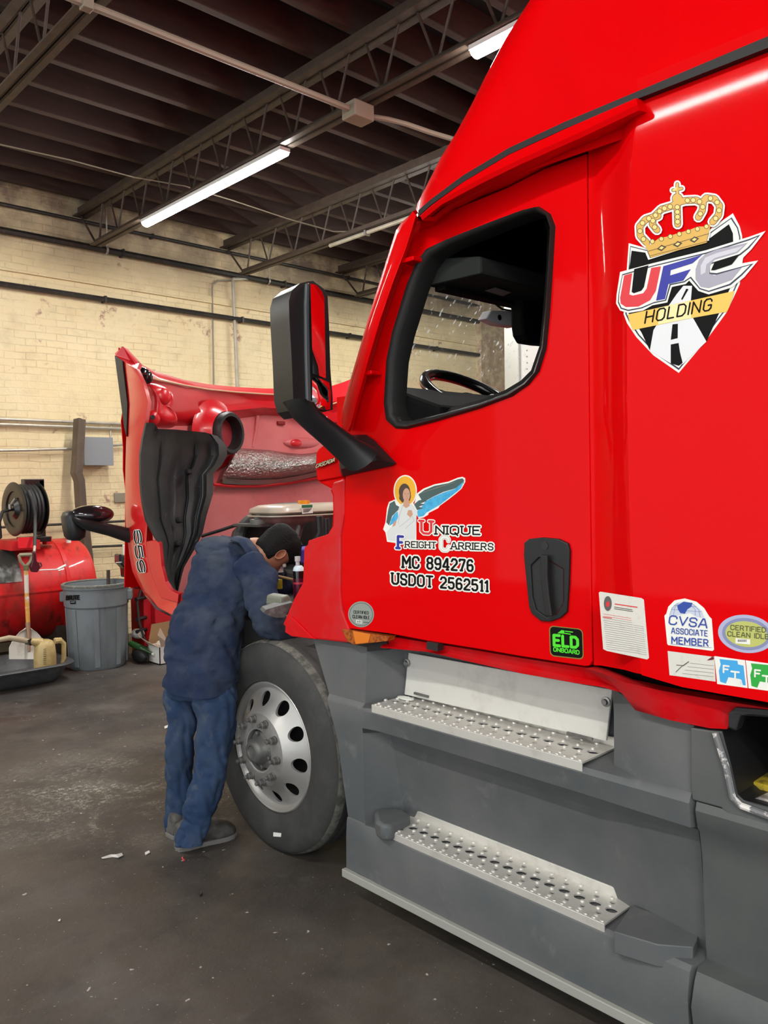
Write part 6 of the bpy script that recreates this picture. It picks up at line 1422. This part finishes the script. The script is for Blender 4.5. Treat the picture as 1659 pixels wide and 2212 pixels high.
# ------------------------------------------------------------------ the mechanic
PR = thing('person', V(1.95, 3.45, 0), 'person in navy work coveralls bending over the engine bay beside the front wheel', 'person')
M['navy'] = mat('navy_twill', (.011, .022, .058), .8, noise_=[(2.6, .42, .62, (.046, .058, .080), .9), (16, .60, .75, (.05, .052, .056), .5)], bump=(260, .25, .002), spec=.25)
M['navy2'] = mat('navy_trousers', (.018, .040, .092), .8, noise_=[(3.5, .44, .66, (.048, .070, .115), .8), (12, .58, .72, (.10, .105, .11), .55)], bump=(260, .25, .002), spec=.25)
M['skin'] = mat('skin', (.42, .20, .115), .5, noise_=[(9, .4, .7, (.36, .16, .09), .5)])
M['hair'] = mat('black_hair', (.006, .0055, .0055), .75, bump=(90, .8, .006), spec=.2)
M['shoe'] = mat('dusty_work_shoe', (.045, .042, .040), .7, noise_=[(9, .45, .65, (.13, .125, .115), .8)])
def ring(px, py, hw, d, kd=.85, tilt=0, n=44, sq=2.4, back=0):
    """horizontal-ish section: half width hw in photo px at depth d, depth ratio kd"""
    c = D(px, py, d); s = d/FPX; ax = RT.copy(); fwd = (FW-V(0, 0, 1)*FW.z).normalized()
    upv = V(0, 0, 1)
    ca, sa = math.cos(tilt), math.sin(tilt)
    axr = (ax*ca+upv*sa)
    out = []
    for j in range(n):
        a = 2*PI*j/n; x = math.copysign(abs(math.cos(a))**(2/sq), math.cos(a)); y = math.copysign(abs(math.sin(a))**(2/sq), math.sin(a))
        out.append(c+axr*x*hw*s+fwd*(y*hw*s*kd)+upv*back*y)
    return out
def catm(rs, k):
    """smooth between control rings"""
    out = []
    for i in range(len(rs)-1):
        p0, p1, p2, p3 = rs[max(0, i-1)], rs[i], rs[i+1], rs[min(len(rs)-1, i+2)]
        for t in [j/k for j in range(k)]:
            out.append([.5*((2*b)+(c-a)*t+(2*a-5*b+4*c-e)*t*t+(3*b-a-3*c+e)*t**3) for a, b, c, e in zip(p0, p1, p2, p3)])
    out.append(rs[-1]); return out
def fold(rs, amp, sc, seed, fn=None):
    """cloth folds: push points along their outward direction"""
    out = []
    for i, r in enumerate(rs):
        c = sum(r, V(0, 0, 0))/len(r); q = []
        for j, p in enumerate(r):
            o = (p-c); l = o.length; o = o/l if l > 1e-6 else o
            w = noise.noise(V(p.x*sc[0], p.y*sc[0], p.z*sc[1])+V(seed, 0, 0))*amp
            for k_, (f1, f2, am) in enumerate(((1.5, 1.1, .62), (3.0, 2.2, .34))):
                sk = p.z*1.2+p.x*.9 if k_ == 0 else p.z*.4-p.x*1.1
                rdg = 1-min(1, abs(noise.noise(V((p.x+sk*.35)*sc[0]*f1, (p.y+sk*.2)*sc[0]*f1, p.z*sc[1]*f2)+V(k_*7, seed, 3)))*2.6)
                w -= (rdg**2.2)*amp*am
            if fn: w += fn(p, i/len(rs), j/len(r))
            q.append(p+o*w)
        out.append(q)
    return out
# trousers: far (left) leg, near (right) leg, seat
dF = 3.86
far = [ring(390, 1466, 32, 3.93, .9), ring(391, 1500, 37, 3.92, .95), ring(394, 1560, 34, 3.92), ring(390, 1620, 32, 3.95), ring(386, 1680, 31, 3.98), ring(385, 1735, 32, 4.0), ring(381, 1770, 28, 4.0), ring(381, 1800, 25, 4.0)]
near = [ring(463, 1472, 47, 3.85, .7), ring(464, 1500, 50, 3.84, .8), ring(466, 1550, 46, 3.83, .85), ring(462, 1610, 40, 3.82, .9), ring(452, 1670, 38, 3.80, .95), ring(440, 1720, 37, 3.80, .95), ring(428, 1758, 36, 3.80), ring(419, 1785, 36, 3.80), ring(412, 1812, 35, 3.80), ring(411, 1820, 33, 3.80)]
def crease(p, u, v): return .006*math.sin(p.z*42+v*9)*max(0, (u-.62))*2.4
TRO = thing_parent = None
g = G(); g.rings(fold(catm(far, 9), .020, (9, 6), 2.0, crease)); g.rings(fold(catm(near, 9), .022, (9, 6), 5.0, crease))
g.rings(fold(catm([ring(435, 1395, 62, 3.90, .5), ring(435, 1440, 70, 3.89, .55), ring(436, 1475, 74, 3.88, .58), ring(438, 1505, 70, 3.88, .55)], 5), .004, (6, 9), 8))
TR_ = g.build('trousers', M['navy2'], PR, smooth=80)
sd = D(496, 1570, 3.76)
# shirt / jacket body
def jfold(p, u, v):
    return .0055*math.sin(v*44+p.z*7)*max(0, 1-abs(u-.35)*2.2) + .006*math.sin(p.z*38+v*17)*max(0, 1-abs(u-.12)*6)
jk = [ring(437, 1472, 81, 3.87, .86, -.05), ring(437, 1440, 83, 3.88, .84, -.02), ring(438, 1395, 83, 3.90, .76), ring(449, 1345, 86, 3.93, .70, .03), ring(470, 1290, 86, 4.0, .66, .05), ring(487, 1240, 86, 4.05, .66, .03), ring(487, 1205, 78, 4.08, .62, -.02), ring(485, 1182, 66, 4.11, .55, -.12), ring(489, 1168, 50, 4.13, .5, -.15), ring(497, 1160, 24, 4.15, .4, -.2)]
J = catm(jk, 10); J = fold(J, .034, (6, 4), 11, jfold)
# longer tail at the back
for i in range(10):
    for j, p in enumerate(J[i]):
        v = j/44; tail = max(0, math.sin(2*PI*(v-.5)))
        p.z -= .045*max(0, -math.sin(2*PI*v))*(1-i/10)*(.4+.6*math.cos(2*PI*(v-.70)))
g = G(); g.rings(J)
JAC = g.build('work_jacket', M['navy'], PR, smooth=80)
# sleeves
def limb(pts, m, name, parent, amp=.008, seed=1, k=8, n=32):
    """pts: (px, py, half width px, depth)"""
    cs = [D(a, b, d) for a, b, h, d in pts]; rs = []
    for i, c in enumerate(cs):
        t = (cs[min(i+1, len(cs)-1)]-cs[max(i-1, 0)]).normalized(); a = t.cross(FW).normalized(); b = a.cross(t).normalized(); r = pts[i][2]*pts[i][3]/FPX
        rs.append([c+a*r*math.cos(2*PI*j/n)+b*r*.92*math.sin(2*PI*j/n) for j in range(n)])
    R_ = fold(catm(rs, k), amp, (9, 9), seed)
    return G().rings(R_).build(name, m, parent, smooth=80)
limb([(535, 1215, 38, 3.98), (556, 1250, 42, 3.93), (567, 1290, 41, 3.86), (574, 1325, 38, 3.80), (590, 1352, 33, 3.80), (625, 1362, 27, 3.86), (662, 1360, 24, 3.92)], M['navy'], 'right_sleeve', JAC, .022, 3)
limb([(545, 1195, 32, 4.3), (580, 1235, 34, 4.4), (600, 1270, 32, 4.45), (620, 1300, 28, 4.5), (650, 1310, 24, 4.5)], M['navy'], 'left_sleeve', JAC, .008, 6)
# collar
g = G(); hc = [D(*q) for q in ((498, 1166, 4.06), (517, 1172, 4.00), (534, 1196, 3.97), (550, 1222, 3.965), (560, 1244, 3.98))]; hc2 = [D(*q) for q in ((516, 1157, 4.13), (540, 1164, 4.06), (559, 1188, 4.03), (572, 1212, 4.03), (580, 1232, 4.04))]
g.slab([[p+UP*.0 for p in hc], [lerp(p, q, .5)-FW*.03+UP*.008 for p, q in zip(hc, hc2)], hc2], (.004, .01, -.004)); g.build('collar', M['navy'], JAC, smooth=60)
# continuous body inside the clothes: neck, torso, arms, hands, legs, feet
jn = {'pelvis': D(440, 1440, 3.9), 'chest': D(490, 1250, 4.06), 'neck': D(558, 1192, 4.12), 'skull': D(585, 1200, 4.12),
      'shR': D(530, 1225, 4.03), 'elR': D(574, 1325, 3.82), 'wrR': D(668, 1358, 3.95), 'paR': D(690, 1356, 4.0),
      'shL': D(545, 1205, 4.28), 'elL': D(605, 1275, 4.46), 'wrL': D(655, 1312, 4.5), 'paL': D(672, 1318, 4.5),
      'hiR': D(462, 1460, 3.85), 'knR': D(456, 1630, 3.82), 'anR': D(415, 1800, 3.8), 'toR': D(440, 1812, 3.85), 'hiL': D(395, 1460, 3.92), 'knL': D(390, 1630, 3.95), 'anL': D(380, 1785, 4.0), 'toL': D(395, 1792, 4.05)}
rad = {'pelvis': .09, 'chest': .085, 'neck': .045, 'skull': .06, 'shR': .035, 'elR': .032, 'wrR': .024, 'paR': .03, 'shL': .035, 'elL': .032, 'wrL': .024, 'paL': .03, 'hiR': .05, 'knR': .036, 'anR': .028, 'toR': .022, 'hiL': .05, 'knL': .036, 'anL': .028, 'toL': .022}
names = list(jn); ix = {n_: i for i, n_ in enumerate(names)}; vs = [jn[n_]-PR.location for n_ in names]; rads = [rad[n_] for n_ in names]
es = [('pelvis', 'chest'), ('chest', 'neck'), ('neck', 'skull'), ('chest', 'shR'), ('shR', 'elR'), ('elR', 'wrR'), ('wrR', 'paR'), ('chest', 'shL'), ('shL', 'elL'), ('elL', 'wrL'), ('wrL', 'paL'), ('pelvis', 'hiR'), ('hiR', 'knR'), ('knR', 'anR'), ('anR', 'toR'), ('pelvis', 'hiL'), ('hiL', 'knL'), ('knL', 'anL'), ('anL', 'toL')]
ed = [(ix[a], ix[b]) for a, b in es]
for s_ in 'RL':
    w, p = jn['wr'+s_], jn['pa'+s_]; t = (p-w).normalized(); side = t.cross(V(0, 0, 1)).normalized(); dn = side.cross(t).normalized()
    for f, (o, ln) in enumerate(((-.030, .062), (-.010, .072), (.010, .070), (.030, .055))):
        b0 = p+side*o-PR.location+t*.012; b1 = b0+t*ln*.55-dn*.006; b2 = b0+t*ln*.95-dn*.03; i0 = len(vs); vs += [b0, b1, b2]; rads += [.010, .009, .008]
        ed += [(ix['pa'+s_], i0), (i0, i0+1), (i0+1, i0+2)]
    b0 = p-t*.01+side*.035-dn*.012-PR.location; b1 = b0+t*.03+side*.018-dn*.015; i0 = len(vs); vs += [b0, b1]; rads += [.011, .009]; ed += [(ix['pa'+s_], i0), (i0, i0+1)]
me = bpy.data.meshes.new('body'); me.from_pydata([v for v in vs], ed, []); me.materials.append(M['skin'])
BO = bpy.data.objects.new('body', me); COL.objects.link(BO); BO.parent = PR
sk = BO.modifiers.new('skin', 'SKIN'); sk.use_smooth_shade = True
sv_ = me.skin_vertices[0].data
for i, r in enumerate(rads): sv_[i].radius = (r, r)
sv_[0].use_root = True
BO.modifiers.new('sub', 'SUBSURF').levels = 1; BO.modifiers['sub'].render_levels = 2
# head: face points down and to the right, away from us; built as a formed surface around the skull
hcn = D(597, 1188, 4.13)
upH = (RT*.74+UP*.42+FW*.42).normalized()                   # crown direction
fcH = (RT*.30-UP*.85+FW*.50); fcH = (fcH-upH*fcH.dot(upH)).normalized()   # where the face looks
rtH = fcH.cross(upH).normalized()                            # towards his right ear (our side)
if rtH.dot(FW) > 0: rtH = -rtH
def hp_(f, r, u_): return hcn+fcH*f+rtH*r+upH*u_
rows = []
n = 32
for u_, rf, rb, rs_ in ((-.135, .050, .050, .052), (-.115, .062, .056, .054), (-.10, .088, .064, .058), (-.085, .098, .072, .062), (-.06, .098, .082, .068), (-.035, .097, .090, .072), (-.01, .093, .096, .075), (.02, .096, .100, .077), (.05, .093, .098, .076), (.075, .080, .086, .068), (.095, .060, .062, .052), (.107, .030, .032, .028), (.11, .004, .004, .004)):
    row = []
    for j in range(n):
        a = 2*PI*j/n; f = math.cos(a); s = math.sin(a); rf_ = rf if f > 0 else rb
        ff = f*rf_; ss = s*rs_
        if f > .9:                                                  # nose, brow, lips
            w = math.exp(-(s/.16)**2)
            ff += w*(.024*math.exp(-((u_+.040)/.018)**2)+.010*math.exp(-((u_+.015)/.03)**2)+.006*math.exp(-((u_+.078)/.010)**2))
        if .70 < f < .96: ff -= .010*math.exp(-((u_-.0)/.016)**2)   # eye sockets
        row.append(hp_(ff-.005, ss, u_))
    rows.append(row)
g = G(); g.rings(rows); HD = g.build('head', M['skin'], PR, smooth=80)
g = G()
for s in (1, -1):
    c = hp_(-.006, s*.076, -.022); rt_ = rtH*s
    g.rings([[c+fcH*(.5*-.004)+(fcH*math.cos(a)*.020*k+upH*math.sin(a)*.032*k)+rt_*o-fcH*(.010*o/.02) for a in [2*PI*j/18 for j in range(18)]] for k, o in ((.75, -.008), (.9, .006), (1.08, .016), (1.0, .021), (.78, .019), (.6, .009), (.3, .006))])
g.build('ear', M['skin'], HD)
g = G()
for s in (.034, -.034): g.ell(hp_(.082, s, .0), (.011, .011, .011), 10, 8)
g.build('eye', M['white'], HD)
g = G(); g.tube([hp_(.100, s, -.078-.003*abs(s)*30) for s in (-.026, -.012, 0, .012, .026)], .004, 6); g.build('lips', flat('lip', (.30, .10, .07), .5), HD)
g = G()
for s in (1, -1): g.tube([hp_(.096, s*.012, .018), hp_(.096, s*.03, .024), hp_(.082, s*.048, .018)], .0045, 6)
g.build('eyebrow', M['hair'], HD)
# hair: cap over crown and back with a fade at the neck, fringe falling forward
rows = []
n = 40
for u_, rf, rb, rs_, lo in ((-.085, .0, .080, .064, 0), (-.06, .0, .091, .072, 0), (-.03, .0, .101, .078, 0), (.0, .0, .109, .0835, 0), (.03, .108, .115, .088, 1), (.06, .118, .115, .088, 1), (.085, .112, .105, .082, 1), (.108, .088, .085, .068, 1), (.124, .045, .05, .04, 1), (.129, .004, .004, .004, 1)):
    row = []
    for j in range(n):
        a = 2*PI*j/n; f = math.cos(a); s = math.sin(a)
        if not lo and f > -.05:          # open in front of the ears: tuck under the skin
            ff, ss = f*.06, s*.05
            k = max(0, min(1, (f+.05)/.15)); ff = lerp(f*(rb), ff, k); ss = lerp(s*rs_, ss, k)
        else: ff, ss = f*(rf if f > 0 else rb), s*rs_
        p = hp_(ff-.005, ss, u_); q = noise.noise(p*28)*.008+noise.noise(p*70)*.005
        o = (p-hcn).normalized(); row.append(p+o*q)
    rows.append(row)
g = G(); g.rings(rows)
random.seed(5)
for i in range(46):                     # loose locks on top and fringe
    a = random.uniform(-1.5, 1.5); f0 = random.uniform(.02, .11); c = hp_(f0*math.cos(a)*.95, .075*math.sin(a), .085-.05*abs(math.sin(a)))
    e = c+fcH*random.uniform(.025, .05)+upH*random.uniform(-.02, .02)+rtH*random.uniform(-.012, .012)
    g.tube([c, lerp(c, e, .5)+upH*.012, e], [.012, .011, .003], 6)
g.build('hair', M['hair'], PR, smooth=80)
# neck
limb([(541, 1192, 30, 4.12), (552, 1192, 31, 4.12), (570, 1196, 29, 4.12), (588, 1196, 26, 4.13)], M['skin'], 'neck', HD, .0, 2)
# shoes
def shoe(heel, toe, name, zt=.105):
    h, t = P(*heel, Z=0), P(*toe, Z=0); d_ = (t-h).normalized(); s_ = V(-d_.y, d_.x, 0); L_n = (t-h).length
    rs = []
    for u_, w, zl, zh in ((0, .030, .012, .085), (.03, .038, .006, .105), (.15, .042, .006, .115), (.32, .042, .010, .118), (.48, .044, .012, .100), (.62, .050, .006, .082), (.78, .053, .006, .072), (.90, .046, .008, .062), (.97, .030, .012, .048), (1.0, .014, .018, .035)):
        c = h+d_*L_n*u_; rs.append([c+s_*w*1.12*math.copysign(abs(math.cos(a))**.8, math.cos(a))+V(0, 0, lerp(zl, zh*1.16, .5+.5*math.copysign(abs(math.sin(a))**.75, math.sin(a)))) for a in [2*PI*j/20 for j in range(20)]])
    S = G().rings(fold(catm(rs, 3), .003, (20, 20), 4)).build(name, M['shoe'], PR, smooth=80)
    so = []
    for u_, w in ((-.015, .022), (.0, .034), (.15, .044), (.35, .043), (.5, .046), (.65, .053), (.8, .055), (.92, .046), (1.01, .018)):
        c = h+d_*L_n*u_; so.append((c, w*1.1))
    lo = [c+s_*w for c, w in so]+[c-s_*w for c, w in so[::-1]]
    G().prism(lo, (0, 0, .022)).build('sole', flat('sole_grey', (.15, .145, .135), .7) if 'sole_grey' not in M else M['sole_grey'], S, smooth=40, bevel=.004)
shoe((382, 1836), (508, 1802), 'right_shoe')
shoe((366, 1811), (452, 1780), 'left_shoe')
